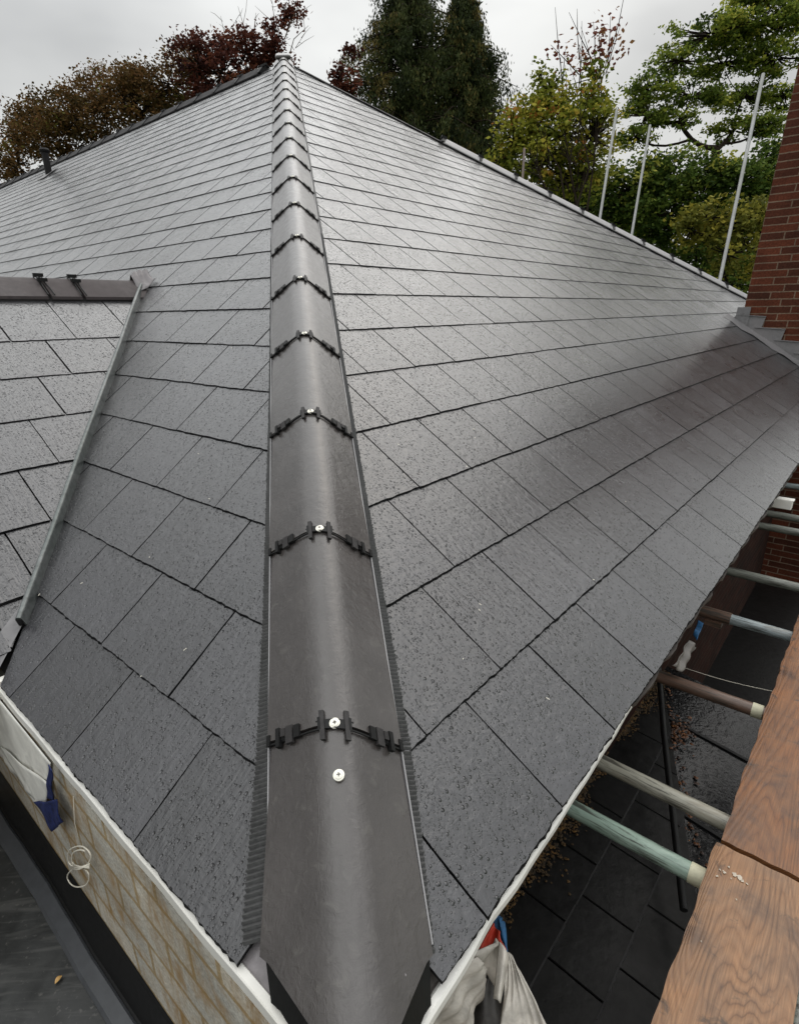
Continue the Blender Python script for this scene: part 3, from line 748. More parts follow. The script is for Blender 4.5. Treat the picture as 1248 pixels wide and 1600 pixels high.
# stepped lead flashing down the near face
mb = MB(); nstep = 6
for k in range(nstep):
    q = 1.36-.10-k*.25
    z = (on_r(TC, q))[2]; n_ = (on_r(TC, q))@nR
    zt = z+.13
    a = chv(TC, n_-.08, 0)*A([1, 1, 0]); off = -eR*(.012+.004*(k % 2))
    P_ = lambda n2, z2: chv(TC, n2, z2)+off
    vs = [P_(n_-.14, z+.09), P_(n_+.16, z-.10), P_(n_+.20, zt-.012), P_(n_-.10, zt+.006)]
    mb.add(vs+[v+eR*.01 for v in vs], [(0, 1, 2, 3), (0, 3, 7, 4), (3, 2, 6, 7)])
    mb.box(P_(n_-.10, zt+.006)-eR*.012, P_(n_+.20, zt-.012)-P_(n_-.10, zt+.006), eR*.03, UP*.008)
# corner piece and apron
vs = [chv(TC, nface-.015, cb[2]-.02)-eR*.02, chv(TC, nface+.12, cb[2]-.06)-eR*.02, chv(TC, nface+.12, cb[2]+.17)-eR*.02, chv(TC, nface-.015, cb[2]+.17)-eR*.02]
mb.add(vs+[v+eR*.015 for v in vs], [(0, 1, 2, 3), (0, 3, 7, 4), (3, 2, 6, 7)])
c = mb.build('flashing', MAT['lead']); c.parent = ch; c.matrix_parent_inverse = Matrix.Identity(4)
mb = MB(); vs = []
for k in range(12):
    q = 1.5-k*.13
    for (dt, h) in ((-.19+.05*math.sin(k*2.3), .008), (-.14, .012), (-.08, .018), (-.01, .035)): vs.append(on_r(TC+dt, q, h+.003*math.sin(k*1.7+dt*20)))
mb.add(vs, [(k*4+j, k*4+j+1, (k+1)*4+j+1, (k+1)*4+j) for k in range(11) for j in range(3)])
c = mb.build('apron', MAT['lead'], smooth=True); c.parent = ch

# ------------------------------------------------------------------ setting: ground, flat roof
mb = MB(); G = 400
mb.add([(-G, -G, -5.5), (G, -G, -5.5), (G, G, -5.5), (-G, G, -5.5)], [(0, 1, 2, 3)]); g = mb.build('ground', MAT['ground']); tag(g, 'dark green lawn around the house', 'ground', kind='structure')
fr = empty('flat_roof', tuple(nL*1.5-UP*5.5)); tag(fr, 'dark grey flat roof membrane below the block wall', 'flat roof')
mb = MB(); vs = []
zf = -.62
ts = np.linspace(-2.5, 2.6, 52)
for t in ts:
    w_ = .002*math.sin(t*9)+.0015*math.sin(t*31)
    for (n_, z) in ((.022, -.500+w_), (.027, -.512), (.050+w_, -.598), (.056+w_, -.602)): vs.append(eL*t+nL*n_+UP*z)
mb.add(vs, [(i*4+k, i*4+k+1, (i+1)*4+k+1, (i+1)*4+k) for i in range(len(ts)-1) for k in range(3)])
mb.build('upstand', MAT['black'], fr)
mb = MB(); vs = []
for t in ts:
    w_ = .002*math.sin(t*9)+.0015*math.sin(t*31)
    for (n_, z) in ((.056+w_, -.600), (.061+w_, -.597), (.090+w_, -.610), (.097+w_, -.6165)): vs.append(eL*t+nL*n_+UP*z)
mb.add(vs, [(i*4+k, i*4+k+1, (i+1)*4+k+1, (i+1)*4+k) for i in range(len(ts)-1) for k in range(3)])
mb.build('fillet', MAT['membrane_edge'], fr)
mb = MB(); nx, ny = 60, 60; vs = []
for i in range(nx+1):
    for j in range(ny+1):
        t = -2.5+5.1*i/nx; n_ = .095+2.9*(j/ny)**1.6
        vs.append(eL*t+nL*n_+UP*(zf+.003*math.sin(t*7+n_*5)+(.003 if abs(n_-.2) < .012 else 0)))
mb.add(vs, [(i*(ny+1)+j, i*(ny+1)+j+1, (i+1)*(ny+1)+j+1, (i+1)*(ny+1)+j) for i in range(nx) for j in range(ny)])
mb.build('membrane', MAT['membrane'], fr, smooth=True)
mb = MB(); mb.box(eL*-2.5+nL*.1+UP*-5.5, eL*5.1, nL*2.9, UP*4.8); mb.build('base', MAT['brick'], fr)
def leaf(name, P, a, L_, mat, label, grp):
    mb = MB(); vs = []; n_ = 6
    for k in range(n_+1):
        f = k/n_; wd = L_*.28*math.sin(math.pi*f)**.8
        for sx in (-1, 0, 1):
            x, y = (f-.5)*L_, sx*wd; vs.append(P+A([x*math.cos(a)-y*math.sin(a), x*math.sin(a)+y*math.cos(a), .003+.25*abs(y)+.004*math.sin(f*3)]))
    mb.add(vs, [(k*3+j, k*3+j+1, (k+1)*3+j+1, (k+1)*3+j) for k in range(n_) for j in range(2)])
    o = mb.build(name, mat); tag(o, label, 'leaf', grp); return o
MAT['leaf_yellow'] = speckled('dry yellow leaf', (.5, .3, .1), .5, .2, 60); MAT['leaf_brown'] = speckled('dry brown leaf', (.3, .11, .04), .5, .2, 60)
leaf('fallen_leaf', A([-.747, .56, zf+.004]), 1.1, .02, MAT['leaf_yellow'], 'small yellow fallen leaf on the dark flat roof, left of the brown one', 'fallen leaves')
leaf('fallen_leaf', A([-.650, .549, zf+.004]), .3, .024, MAT['leaf_brown'], 'reddish brown fallen leaf on the dark flat roof', 'fallen leaves')
leaf('fallen_leaf', A([-.71, .595, zf+.004]), 2.2, .012, MAT['cord'], 'tiny pale fallen scrap on the dark flat roof nearest the block wall', 'fallen leaves')

# ------------------------------------------------------------------ the drop on the right: old lower roof, wet sheet, moss, debris
lr = empty('lower_roof', tuple(eR*1.5-nR*.3-UP*5.5)); tag(lr, 'old black wet slate roof far below the right eaves and scaffold tubes', 'lower roof')
OL = -nR*.42-UP*1.27
eD = eR; qD = -nR*math.cos(.16)+UP*math.sin(.16); ND = nR*math.sin(.16)+UP*math.cos(.16)
mb = MB(); slope(mb, OL, eD, qD, ND, -.4, 3.2, -.64, .21, .3, .05, 4, [(0, 1, .02), (1, 0, 3.2), (-1, 0, .4), (.411, -1, 1.279)], th=.012, gap=.009)
mb.build('slate_field', [MAT['old_slate'], MAT['felt']], lr)
mb = MB()
for r in (1, 2):
    q_ = -.64+.21*r; te = min(3.1, (1.279+q_)/.411)
    for k in range(24):
        a_, b_ = -.4+(te+.4)*k/24, -.4+(te+.4)*(k+1)/24
        mb.box(OL+eD*a_+qD*(q_-.002+random.uniform(-.002, .002))+ND*.0125, eD*(b_-a_)*.985, qD*.006, ND*.002)
mb.build('course_gap', MAT['felt'], lr)
mb = MB(); mb.box(OL-eR*.4-ND*.05-qD*.66, eR*3.6, qD*.7, ND*.012); mb.build('roof_deck', MAT['felt'], lr)
MAT['wet_black'] = (lambda k: (k.bump(k.noise(k.co('Object', (1, 1, 1)), 26, 3, .5, 1.2), .35, .008), k.m)[1])(M('wet black felt', .2, (.006, .006, .0065), .35))
mb = MB(); mb.box(OL-ND*.03-qD*2.0+eR*-.4, eR*3.6, qD*2.0, ND*.012)
mb.build('wet_sheet', MAT['wet_black'], lr)
fl = MB(); fl.box(eR*3.2-nR*.4-UP*2.3, eR*8, nR*3.5, UP*.03); fo = fl.build('low_paving', MAT['old_slate'], uv=None) if False else fl.build('paving', MAT['old_slate']); tag(fo, 'dark wet paving beyond the lower roof', 'paving', kind='structure')
mb = MB()
for t in (.5, 1.0, 1.55, 2.1, 2.7):
    mb.box(OL-ND*.016-qD*2.0+eR*t, eR*.02, qD*2., ND*.008)
mb.build('seam', MAT['black'], lr)
# moss and leaf debris: many small clumps
def scatter(name, pts, size, mat, label, cat):
    mb = MB()
    for p in pts:
        s_ = size*random.uniform(.4, 1.3); a = random.uniform(0, 6.3); n_ = 6
        vs = [p+UP*s_*random.uniform(.3, .7)]+[p+A([math.cos(a+k*1.047), math.sin(a+k*1.047), 0])*s_*random.uniform(.6, 1.2) for k in range(n_)]
        mb.add(vs, [(0, 1+k, 1+(k+1) % n_) for k in range(n_)])
    o = mb.build(name, mat); tag(o, label, cat, kind='stuff'); return o
pts = []
for _ in range(4200):
    t = random.uniform(.2, 3.1); wv = .012+.035*(.5+.5*math.sin(t*5))+.012*math.sin(t*19)
    b_ = abs(random.gauss(0, 1))*wv; pts.append(OL+eR*t-qD*b_+ND*.012)
scatter('moss', pts, .0065, MAT['moss'], 'orange brown moss along the foot of the right wall', 'moss')
MAT['litter'] = (lambda k: (k.col(k.ramp(k.noise(k.co('Object'), 40, 3), [(.4, (.03, .012, .006)), (.55, (.12, .042, .01)), (.75, (.24, .09, .02))])), k.m)[1])(M('wet orange leaves', .5))
pts = []
for _ in range(170):
    t = random.uniform(1.3, 3.0); pts.append(OL+eR*t+qD*(-1.279+.411*t-.03+random.gauss(0, .022)*(1+.8*math.sin(t*11)))-ND*.010)
for _ in range(90): pts.append(OL+eR*(2.62+random.gauss(0, .08))+qD*(-.26+random.gauss(0, .03))+ND*(-.005+abs(random.gauss(0, .01))))
scatter('leaf_litter', pts, .010, MAT['litter'], 'wet orange leaves lying in the dark gutter below the scaffold tubes', 'leaf litter')

# scaffold tubes, boards
def nz_(t, n, z): return eR*t+nR*n+UP*z
TZ = -.482
specs = [(1.003, 'tube_mint', 'mint green painted scaffold tube, nearest of the row under the boards', .46, True, .008),
         (1.229, 'tube_pale', 'weathered cream and brown scaffold tube, second nearest of the row', .46, False, -.008),
         (1.82, 'tube_rust', 'rusty brown scaffold tube with a cream end band by the boards', .46, True, .018),
         (2.478, 'tube_blue', 'blue grey scaffold tube with a brown inner end at the eaves', .9, False, -.01),
         (3.05, 'tube_grey', 'dull grey scaffold tube right after the blue grey one, by the white box', .9, False, -.002),
         (3.96, 'tube_grey', 'lower of two close dull green scaffold tubes beneath the far eaves', .9, False, .03),
         (4.25, 'tube_grey', 'upper of two close dull green scaffold tubes beneath the far eaves', .9, False, -.03),
         (5.12, 'tube_blue', 'farthest pale scaffold tube of the row, at the right frame edge', .9, False, .0)]
for (t, mt, lab, n1, band, sk) in specs:
    mb = MB(); a, b = nz_(t-sk*.5, -.42, TZ), nz_(t+sk*.5, n1, TZ)
    ax = b-a; Ln = np.linalg.norm(ax); ax = ax/Ln; xx = np.cross(ax, UP); xx /= np.linalg.norm(xx); zz = np.cross(ax, xx)
    Rm = Matrix([[xx[i], zz[i], ax[i]] for i in range(3)]).to_euler()
    mb.tube([(0, 0, Ln*k/6) for k in range(7)], .0242, 20); o = mb.build('scaffold_tube', MAT[mt]); smooth_angle(o)
    o.location = a; o.rotation_euler = Rm; tag(o, lab, 'scaffold tube', 'scaffold tubes crossing below the right eaves')
    if band:
        mb = MB(); mb.tube([(0, 0, .42+.178), (0, 0, .42+.212)], .0262, 20); c = mb.build('band', MAT['cream']); c.parent = o; smooth_angle(c)
    if mt == 'tube_blue' and t < 3:
        mb = MB(); mb.tube([(0, 0, .27), (0, 0, .40)], .029, 14); mb.box((-.02, .02, .3), (.05, 0, 0), (0, .03, 0), (0, 0, .07)); c = mb.build('coupler', MAT['tube_rust']); c.parent = o
# ledger tube under the boards
mb = MB(); mb.tube([nz_(-.3, .44, TZ-.05), nz_(9, .44, TZ-.05)], .0242, 14); o = mb.build('ledger_tube', MAT['tube_grey']); smooth_angle(o); tag(o, 'long ledger tube running under the scaffold boards', 'scaffold tube')
def board(name, t0, t1, n0, n1, zb, mat, lab, tilt=0.):
    mb = MB(); nt_, nn_ = int((t1-t0)/.02), 12; th = .038; vs = []; uv = []
    for layer in (0, 1):
        for i in range(nt_+1):
            for j in range(nn_+1):
                f = j/nn_; t = t0+(t1-t0)*i/nt_; n = n0+(n1-n0)*f
                if j == 0: n += .002*math.sin(t*17)+.0015*math.sin(t*53)
                if i in (0, nt_): t += .0015*math.sin(n*90)
                edge = min(f, 1-f)*(n1-n0); r_ = max(0, .006-edge)**2*60 if layer == 0 else 0
                z = zb+th-r_+.0015*math.sin(t*3+n*9)+tilt*(t-t0) if layer == 0 else zb+tilt*(t-t0)
                vs.append(nz_(t, n, z)); uv.append((t-t0+(0 if layer == 0 else .03), n-n0+(0 if layer == 0 else .04)))
    fs = []; R_ = nn_+1; B = (nt_+1)*R_
    for i in range(nt_):
        for j in range(nn_):
            a = i*R_+j; fs += [(a, a+R_, a+R_+1, a+1), (B+a, B+a+1, B+a+R_+1, B+a+R_)]
        fs += [(i*R_, B+i*R_, B+(i+1)*R_, (i+1)*R_), (i*R_+nn_, (i+1)*R_+nn_, B+(i+1)*R_+nn_, B+i*R_+nn_)]
    for j in range(nn_): fs += [(j, j+1, B+j+1, B+j), (nt_*R_+j, B+nt_*R_+j, B+nt_*R_+j+1, nt_*R_+j+1)]
    mb.add(vs, fs, uv); o = mb.build(name, mat); smooth_angle(o, 35); tag(o, lab, 'scaffold board', 'scaffold boards beside the right eaves'); return o
zb_ = TZ+.0245
board('scaffold_board', -.15, 1.082, .215, .425, zb_, MAT['wood_brown'], 'worn brown scaffold board with swirling grain, nearest the camera')
board('scaffold_board', 1.097, 3.6, .222, .447, zb_, MAT['wood_orange'], 'wet orange scaffold board beyond the butt joint')
bd = bpy.data.objects['scaffold_board']
mb = MB()
for (px, py, r_) in ((1124, 1358, .004), (1131, 1362, .006), (1138, 1354, .004), (1148, 1366, .008), (1154, 1370, .010), (1160, 1376, .006), (1166, 1380, .004), (1142, 1372, .003), (1120, 1368, .005), (1095, 1470, .003), (1150, 1405, .003)):
    rr = at(px, py, 1)-CAM; p = CAM+rr*((zb_+.0405-CAM[2])/rr[2]); n_ = 9
    mb.add([p]+[p+A([math.cos(k*.698), math.sin(k*.698), 0])*r_*.75*random.uniform(.35, 1.3)-UP*.0012 for k in range(n_)], [(0, 1+k, 1+(k+1) % n_) for k in range(n_)])
MAT['paint'] = speckled('dried cream paint', (.5, .44, .36), .7, .25, 200)
o = mb.build('paint_splash', MAT['paint']); o.parent = bd
# drip-edge drainpipe, wires
mb = MB(); a, b = at(1030, 1075, 2.2), at(1092, 1385, 1.95)
a = nz_(2.35, -.2, -.98); b = nz_(1.55, .13, -1.2)
mb.tube([nz_(2.75, -.36, -1.0), nz_(2.25, -.17, -1.08), nz_(1.5, .135, -1.2)], .014, 12); o = mb.build('drainpipe', MAT['black']); smooth_angle(o); tag(o, 'thin black pipe running diagonally over the lower roof', 'pipe')
mb = MB(); P0_, P1_ = nz_(2.05, -.1, -.55), nz_(1.97, .225, -.47)
mb.tube([P0_+(P1_-P0_)*f-UP*.008*math.sin(math.pi*f) for f in np.linspace(0, 1, 12)], .0012, 6); o = mb.build('wire', MAT['cord']); tag(o, 'thin pale wire sagging from the eaves to the orange board', 'wire')
mb = MB(); mb.box(nz_(3.22, -.03, -.13), eR*.05, nR*.09, UP*.05); mb.box(nz_(3.22, -.035, -.082), eR*.05, nR*.1, UP*.006)
o = mb.build('plastic_box', MAT['white_pvc']); tag(o, 'small white plastic box poking out under the far right eaves', 'box'); bv = o.modifiers.new('b', 'BEVEL'); bv.width = .004

# ------------------------------------------------------------------ cloths
def sheet(name, quad, nu, nv, fn, mat, thick=.002):
    """quad = 4 corners (u0v0, u1v0, u1v1, u0v1); fn adds a fold offset along the sheet's normal"""
    q = [A(p, float) for p in quad]; n = np.cross(q[1]-q[0], q[3]-q[0]); n /= np.linalg.norm(n); mb = MB(); vs = []
    for i in range(nu+1):
        for j in range(nv+1):
            u, v = i/nu, j/nv; p = q[0]*(1-u)*(1-v)+q[1]*u*(1-v)+q[2]*u*v+q[3]*(1-u)*v
            vs.append(p+n*fn(u, v))
    mb.add(vs, [(i*(nv+1)+j, (i+1)*(nv+1)+j, (i+1)*(nv+1)+j+1, i*(nv+1)+j+1) for i in range(nu) for j in range(nv)])
    o = mb.build(name, mat, smooth=True); s_ = o.modifiers.new('t', 'SOLIDIFY'); s_.thickness = thick; return o
def W(t, z, n=.045): return eL*t+nL*n+UP*z
def on_wall(px, py, n=.03):
    r = at(px, py, 1)-CAM; return CAM+r*((n-CAM@nL)/(r@nL))
cloth = empty('dust_sheet', tuple(W(1.1, -.25))); tag(cloth, 'white polythene sheet with a navy hem hanging on the block wall', 'sheet')
def wp(l, n=.03): return [on_wall(x, y, n) for x, y in l]
q_ = [W(1.9, -.035, .026), on_wall(80, 1192, .026), on_wall(73, 1262, .03), W(1.9, -.42, .04)]
o = sheet('sheet', q_, 50, 20, lambda u, v: (.004*math.sin(9*u+3*v)+.003*math.sin(27*u-6*v)+.0012*math.sin(70*u+9*v))*v, MAT['white_cloth']); attach(o, cloth)
o = sheet('sheet', wp([(0, 1165), (76, 1225), (72, 1264), (56, 1256)], .036), 20, 12, lambda u, v: .002*math.sin(9*u), MAT['white_cloth']); attach(o, cloth)
o = sheet('hem', wp([(77, 1194), (82, 1204), (84, 1252), (74, 1246)], .04), 6, 14, lambda u, v: .002*math.sin(9*v), MAT['navy']); attach(o, cloth)
o = sheet('hem', wp([(54, 1253), (88, 1250), (99, 1284), (84, 1298)], .045), 16, 10, lambda u, v: .003*math.sin(8*u+5*v), MAT['navy']); attach(o, cloth)
mb = MB()
def ring(cx, cy, rx, ry, a0, a1, n=30, nn=.032): return [on_wall(cx+rx*math.cos(math.radians(a0+(a1-a0)*k/n))+.6*math.sin(k*.8), cy+ry*math.sin(math.radians(a0+(a1-a0)*k/n)), nn) for k in range(n+1)]
mb.tube(ring(124, 1339, 18, 17, 60, 410)+ring(126, 1341, 14, 13, 60, 300, 20, .034), .0016, 6)
mb.tube(ring(123, 1371, 17, 15, -60, 290), .0016, 6)
mb.tube([on_wall(115, 1245, .024), on_wall(117, 1285, .026), on_wall(126, 1322, .03)], .0009, 5)
for k in range(3): mb.tube([on_wall(140, 1356-k*3, .036), on_wall(125, 1354+k*2, .038), on_wall(112, 1350+k*4, .036)], .0016, 6)
o = mb.build('cord', MAT['cord'], smooth=True); tag(o, 'white cord coiled in a figure of eight on the block wall', 'cord')
# tarpaulin bundle at the right-hand corner
tarp = empty('tarpaulin', tuple(nz_(.3, .05, -.3))); tag(tarp, 'grey white folded tarpaulin hanging below the hip corner', 'tarpaulin')
tz = lambda px, py, z: CAM+(at(px, py, 1)-CAM)*((z-CAM[2])/((at(px, py, 1)-CAM)[2]))
o = sheet('sheet', [tz(640, 1640, -.10), tz(697, 1640, -.2), tz(771, 1539, -.2), tz(738, 1490, -.10)], 20, 20, lambda u, v: .010*math.sin(5*u+7*v)+.006*math.sin(14*v+3*u)+.003*math.sin(31*u+11*v), MAT['sheet']); attach(o, tarp)
o = sheet('sheet', [tz(738, 1490, -.10), tz(771, 1539, -.2), tz(777, 1472, -.1), tz(777, 1471, -.1)], 10, 16, lambda u, v: .005*math.sin(8*u), MAT['sheet']); attach(o, tarp)
o = sheet('fold', [tz(779, 1471, -.09), tz(770, 1560, -.12), tz(782, 1568, -.12), tz(795, 1496, -.1)], 14, 12, lambda u, v: .012*math.sin(math.pi*v), MAT['sheet']); attach(o, tarp)
o = sheet('sheet', [tz(793, 1488, -.14), tz(778, 1660, -.2), tz(885, 1660, -.2), tz(798, 1492, -.14)], 24, 24, lambda u, v: .010*math.sin(6*v+2*u)*u+.005*math.sin(13*u+5*v)+.003*math.sin(29*v+9*u), MAT['sheet']); attach(o, tarp)
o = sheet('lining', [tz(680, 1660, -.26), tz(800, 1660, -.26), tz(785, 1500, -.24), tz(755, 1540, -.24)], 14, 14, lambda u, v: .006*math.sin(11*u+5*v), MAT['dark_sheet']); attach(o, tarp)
o = sheet('red_rag', [tz(735, 1498, -.16), tz(790, 1485, -.16), tz(783, 1465, -.14), tz(772, 1443, -.14)], 10, 10, lambda u, v: .008*math.sin(8*u+3*v), MAT['red']); tag(o, 'crumpled red rag tucked behind the grey white tarpaulin', 'rag')
o = sheet('blue_rag', [tz(770, 1450, -.2), tz(798, 1500, -.2), tz(785, 1440, -.18), tz(778, 1430, -.18)], 10, 10, lambda u, v: .006*math.sin(8*u+3*v), MAT['blue']); tag(o, 'blue rag between the red rag and the lower roof', 'rag')
o = sheet('plastic_bag', [tz(1050, 1040, -.35), tz(1063, 1050, -.4), tz(1088, 1012, -.4), tz(1078, 1000, -.35)], 12, 16, lambda u, v: .006*math.sin(7*u+5*v)+.003*math.sin(15*v), MAT['glassy']); tag(o, 'torn clear plastic scrap hanging below the eaves by the rusty tube', 'plastic scrap')
o = sheet('blue_rag', [tz(1082, 992, -.3), tz(1088, 1000, -.3), tz(1098, 975, -.3), tz(1090, 970, -.3)], 6, 8, lambda u, v: .006*math.sin(7*v), MAT['blue']); tag(o, 'small blue scrap under the eaves beside the blue grey tube', 'rag')

# ------------------------------------------------------------------ scaffold poles behind the roof
def pole(a, b, r, lab, mat='alu'):
    a, b = A(a), A(b); d_ = (b-a)/np.linalg.norm(b-a); foot = b+d_*((-5.5-b[2])/d_[2])
    mb = MB(); mb.tube([foot, b, a], r, 14); o = mb.build('scaffold_pole', MAT[mat], origin=foot); smooth_angle(o); tag(o, lab, 'scaffold pole', 'scaffold poles standing behind the right slope')
pole((5.39, 12.15, 4.56), (4.96, 11.46, 2.53), .026, 'leaning galvanised scaffold pole before the yellow green tree')
pole((6.13, 12.22, 4.33), (5.66, 11.51, 2.22), .025, 'galvanised scaffold pole between the leaning pole and the tallest pole')
pole((8.26, 12.14, 5.18), (7.25, 10.89, 1.41), .033, 'tallest galvanised scaffold pole, next to the chimney')
pole((3.89, 13.19, 4.15), (3.82, 12.97, 3.51), .025, 'short rusty scaffold pole end, farthest left of the poles', 'tube_rust')

# ------------------------------------------------------------------ trees
def leaves_mesh(name, P, size, tone, mat, parent, droop=0., asp=1.6):
    n = len(P); r = RNG
    d1 = r.normal(size=(n, 3)); d1[:, 2] = d1[:, 2]*.5-droop; d1 /= np.linalg.norm(d1, axis=1)[:, None]
    d2 = np.cross(d1, r.normal(size=(n, 3))); d2 /= np.linalg.norm(d2, axis=1)[:, None]
    s_ = (size*r.uniform(.6, 1.3, n))[:, None]
    V = np.stack([P-d1*s_*asp*.5, P+d2*s_*.5+d1*s_*.1, P+d1*s_*asp*.5, P-d2*s_*.5+d1*s_*.1], 1).reshape(-1, 3)
    me = bpy.data.meshes.new(name); me.vertices.add(4*n); me.vertices.foreach_set('co', V.astype(np.float32).ravel())
    me.loops.add(4*n); me.loops.foreach_set('vertex_index', np.arange(4*n, dtype=np.int32)); me.polygons.add(n)
    me.polygons.foreach_set('loop_start', np.arange(0, 4*n, 4, dtype=np.int32))
    me.update(calc_edges=True)
    a_ = me.attributes.new('tone', 'FLOAT', 'FACE'); a_.data.foreach_set('value', tone.astype(np.float32))
    me.materials.append(mat); o = bpy.data.objects.new(name, me); COL.objects.link(o); o.parent = parent
    o.location = -Vector(parent.location); return o
def tree(name, base_px, D, blobs, stops, leaf, lab, nleaf=60, clump=.5, dens=1., droop=0., bark='bark', trunk_r=.25, cat='tree', fork=None, flat=1., twig=.012, asp=1.6, limbs=True, tonef=None, dark=0):
    base = at(base_px, 400, D); base = A([base[0], base[1], -5.5]); root = empty(name, tuple(base)); tag(root, lab, cat, 'trees behind the roof')
    P = []; T = []; tb = MB(); cents = []
    for (px, py, rx, ry, dd, cnt) in blobs:
        c = at(px, py, D+dd); sx, sy = rx/FPX*D, ry/FPX*D; cents.append((c, sx, sy, cnt))
    zt = np.mean([c[0][2] for c in cents]); fk = at(fork[0], fork[1], D) if fork else A([base[0], base[1], zt-3.2])
    tb.tube([base, base*.5+fk*.5+A([.1, 0, 0]), fk], [trunk_r, trunk_r*.8, trunk_r*.6], 9)
    if limbs:
        order = sorted(range(len(cents)), key=lambda i: np.linalg.norm(cents[i][0]-fk)); nodes = [(fk, trunk_r*.6)]
        for i in order:
            c = cents[i][0]; best = min(nodes, key=lambda nd: np.linalg.norm(nd[0]-c)+.35*np.linalg.norm(nd[0]-fk)+(8 if nd[0][2] > c[2]+.4 else 0))
            k0, r0 = best; L_ = np.linalg.norm(c-k0); r1 = max(r0*.62, .018); off = RNG.normal(size=3)*L_*.03
            pts_ = [k0+(c-k0)*f+off*math.sin(math.pi*f)+A([0, 0, -.10*L_])*math.sin(math.pi*f) for f in (0, .2, .4, .6, .8, 1)]
            tb.tube(pts_, [min(r0, r1*1.25)]+[r1*(1-.3*f) for f in (.2, .4, .6, .8, 1)], 6); nodes += [(c, r1*.7), (pts_[3], r1*.8)]
    for (c, sx, sy, cnt) in cents:
        for _ in range(int(cnt*dens)):
            v = RNG.normal(size=3); v /= np.linalg.norm(v); rr = random.uniform(.25, 1)**.5
            q = c+A([v[0]*sx, v[1]*sx*.8, v[2]*sy])*rr
            cl_ = clump*random.uniform(.5, 1.3)
            k = int(nleaf*random.uniform(.5, 1.3)*(cl_/clump)**1.5)
            pp = q+RNG.normal(size=(k, 3))*A([1, 1, .6*flat])*cl_*.5
            if droop: pp[:, 2] -= np.abs(RNG.normal(size=k))*cl_*droop
            P.append(pp); base_t = random.gauss(.5, .2)
            tt = np.clip(base_t+RNG.normal(size=k)*.13, 0, 1)
            if tonef: tt = np.clip(tt+tonef(px, py), 0, 1)
            T.append(tt)
            if twig: tb.tube([c+(q-c)*.15, (c+q)/2+A([0, 0, -.05*sy]), q], [twig*2.2, twig*1.5, twig*.6], 4, caps=False)
    o = tb.build('trunk', MAT[bark], origin=base); o.parent = root; o.location = (0, 0, 0)
    P = np.concatenate(P); T = np.concatenate(T)
    leaves_mesh('crown', P, leaf, T, leaf_mat(name+' leaves', stops), root, droop, asp)
    return root
def twigs(root, starts, mat='bark_grey', r=.02, leafm=None, n=5, spread=.5):
    """bare upright twigs, forking"""
    tb = MB(); loc = A(root.location)
    for (a, b) in starts:
        d_ = b-a; L_ = np.linalg.norm(d_); m_ = a+d_*.5+RNG.normal(size=3)*L_*.05
        tb.tube([a, m_, b], [r, r*.7, r*.25], 5, caps=False)
        for _ in range(n):
            f = random.uniform(.25, .9); p = a+d_*f; e_ = p+(d_/L_+RNG.normal(size=3)*spread)*L_*random.uniform(.15, .4)
            tb.tube([p, (p+e_)/2+RNG.normal(size=3)*.03, e_], [r*.45, r*.35, r*.15], 4, caps=False)
    o = tb.build('twigs', MAT[bark_key(mat)], origin=loc); o.parent = root; o.location = (0, 0, 0)
def bark_key(k): return k
beech_c = [(0, (.03, .024, .01)), (.3, (.075, .052, .018)), (.6, (.13, .072, .026)), (.85, (.17, .085, .03)), (1, (.15, .14, .035))]
tree('beech_tree', 130, 22, [(30, 262, 32, 62, 0, 34), (60, 205, 45, 45, 1, 40), (110, 190, 60, 50, 0, 60), (165, 165, 55, 50, 1, 60), (220, 165, 60, 60, 0, 70), (270, 135, 50, 50, 0, 50), (120, 235, 80, 40, 1, 50), (205, 125, 24, 22, 0, 12), (300, 100, 28, 28, .5, 16)],
     beech_c, .075, 'olive and copper brown beech behind the left ridge', 110, .5, bark='bark', twig=.012, trunk_r=.1)
purple = [(0, (.025, .01, .01)), (.4, (.07, .024, .018)), (.75, (.14, .045, .028)), (1, (.2, .075, .04))]
r_ = tree('plum_tree', 380, 21, [(310, 105, 42, 48, 0, 40), (350, 115, 52, 45, 0, 50), (385, 85, 30, 38, 0, 26), (325, 75, 18, 22, 0, 9), (352, 70, 15, 18, 0, 7), (425, 60, 17, 34, 0, 16), (445, 25, 16, 20, 0, 9), (420, 95, 40, 20, .5, 22), (465, 15, 8, 9, 0, 3)],
     purple, .085, 'dark purple leaved tree behind the roof apex with bare twigs', 62, .34, twig=.012, trunk_r=.08)
twigs(r_, [(at(370, 90, 21), at(345, 25, 21)), (at(385, 85, 21), at(372, 10, 21)), (at(395, 80, 21), at(400, 20, 21)), (at(450, 95, 21), at(482, 40, 21)), (at(430, 60, 21), at(425, 0, 21)), (at(445, 60, 21), at(470, 5, 21)), (at(360, 90, 21), at(385, 40, 21))], r=.022, n=6)
tree('plum_sapling', 545, 21.5, [(545, 80, 10, 11, 0, 4), (530, 120, 13, 14, 0, 6), (550, 135, 18, 20, 0, 9), (535, 145, 12, 12, 0, 4)], purple, .1, 'sparse purple leaved sapling left of the tall conifers', 50, .28, trunk_r=.04)
con = [(0, (.012, .018, .007)), (.4, (.03, .042, .013)), (.75, (.06, .072, .022)), (1, (.14, .11, .035))]
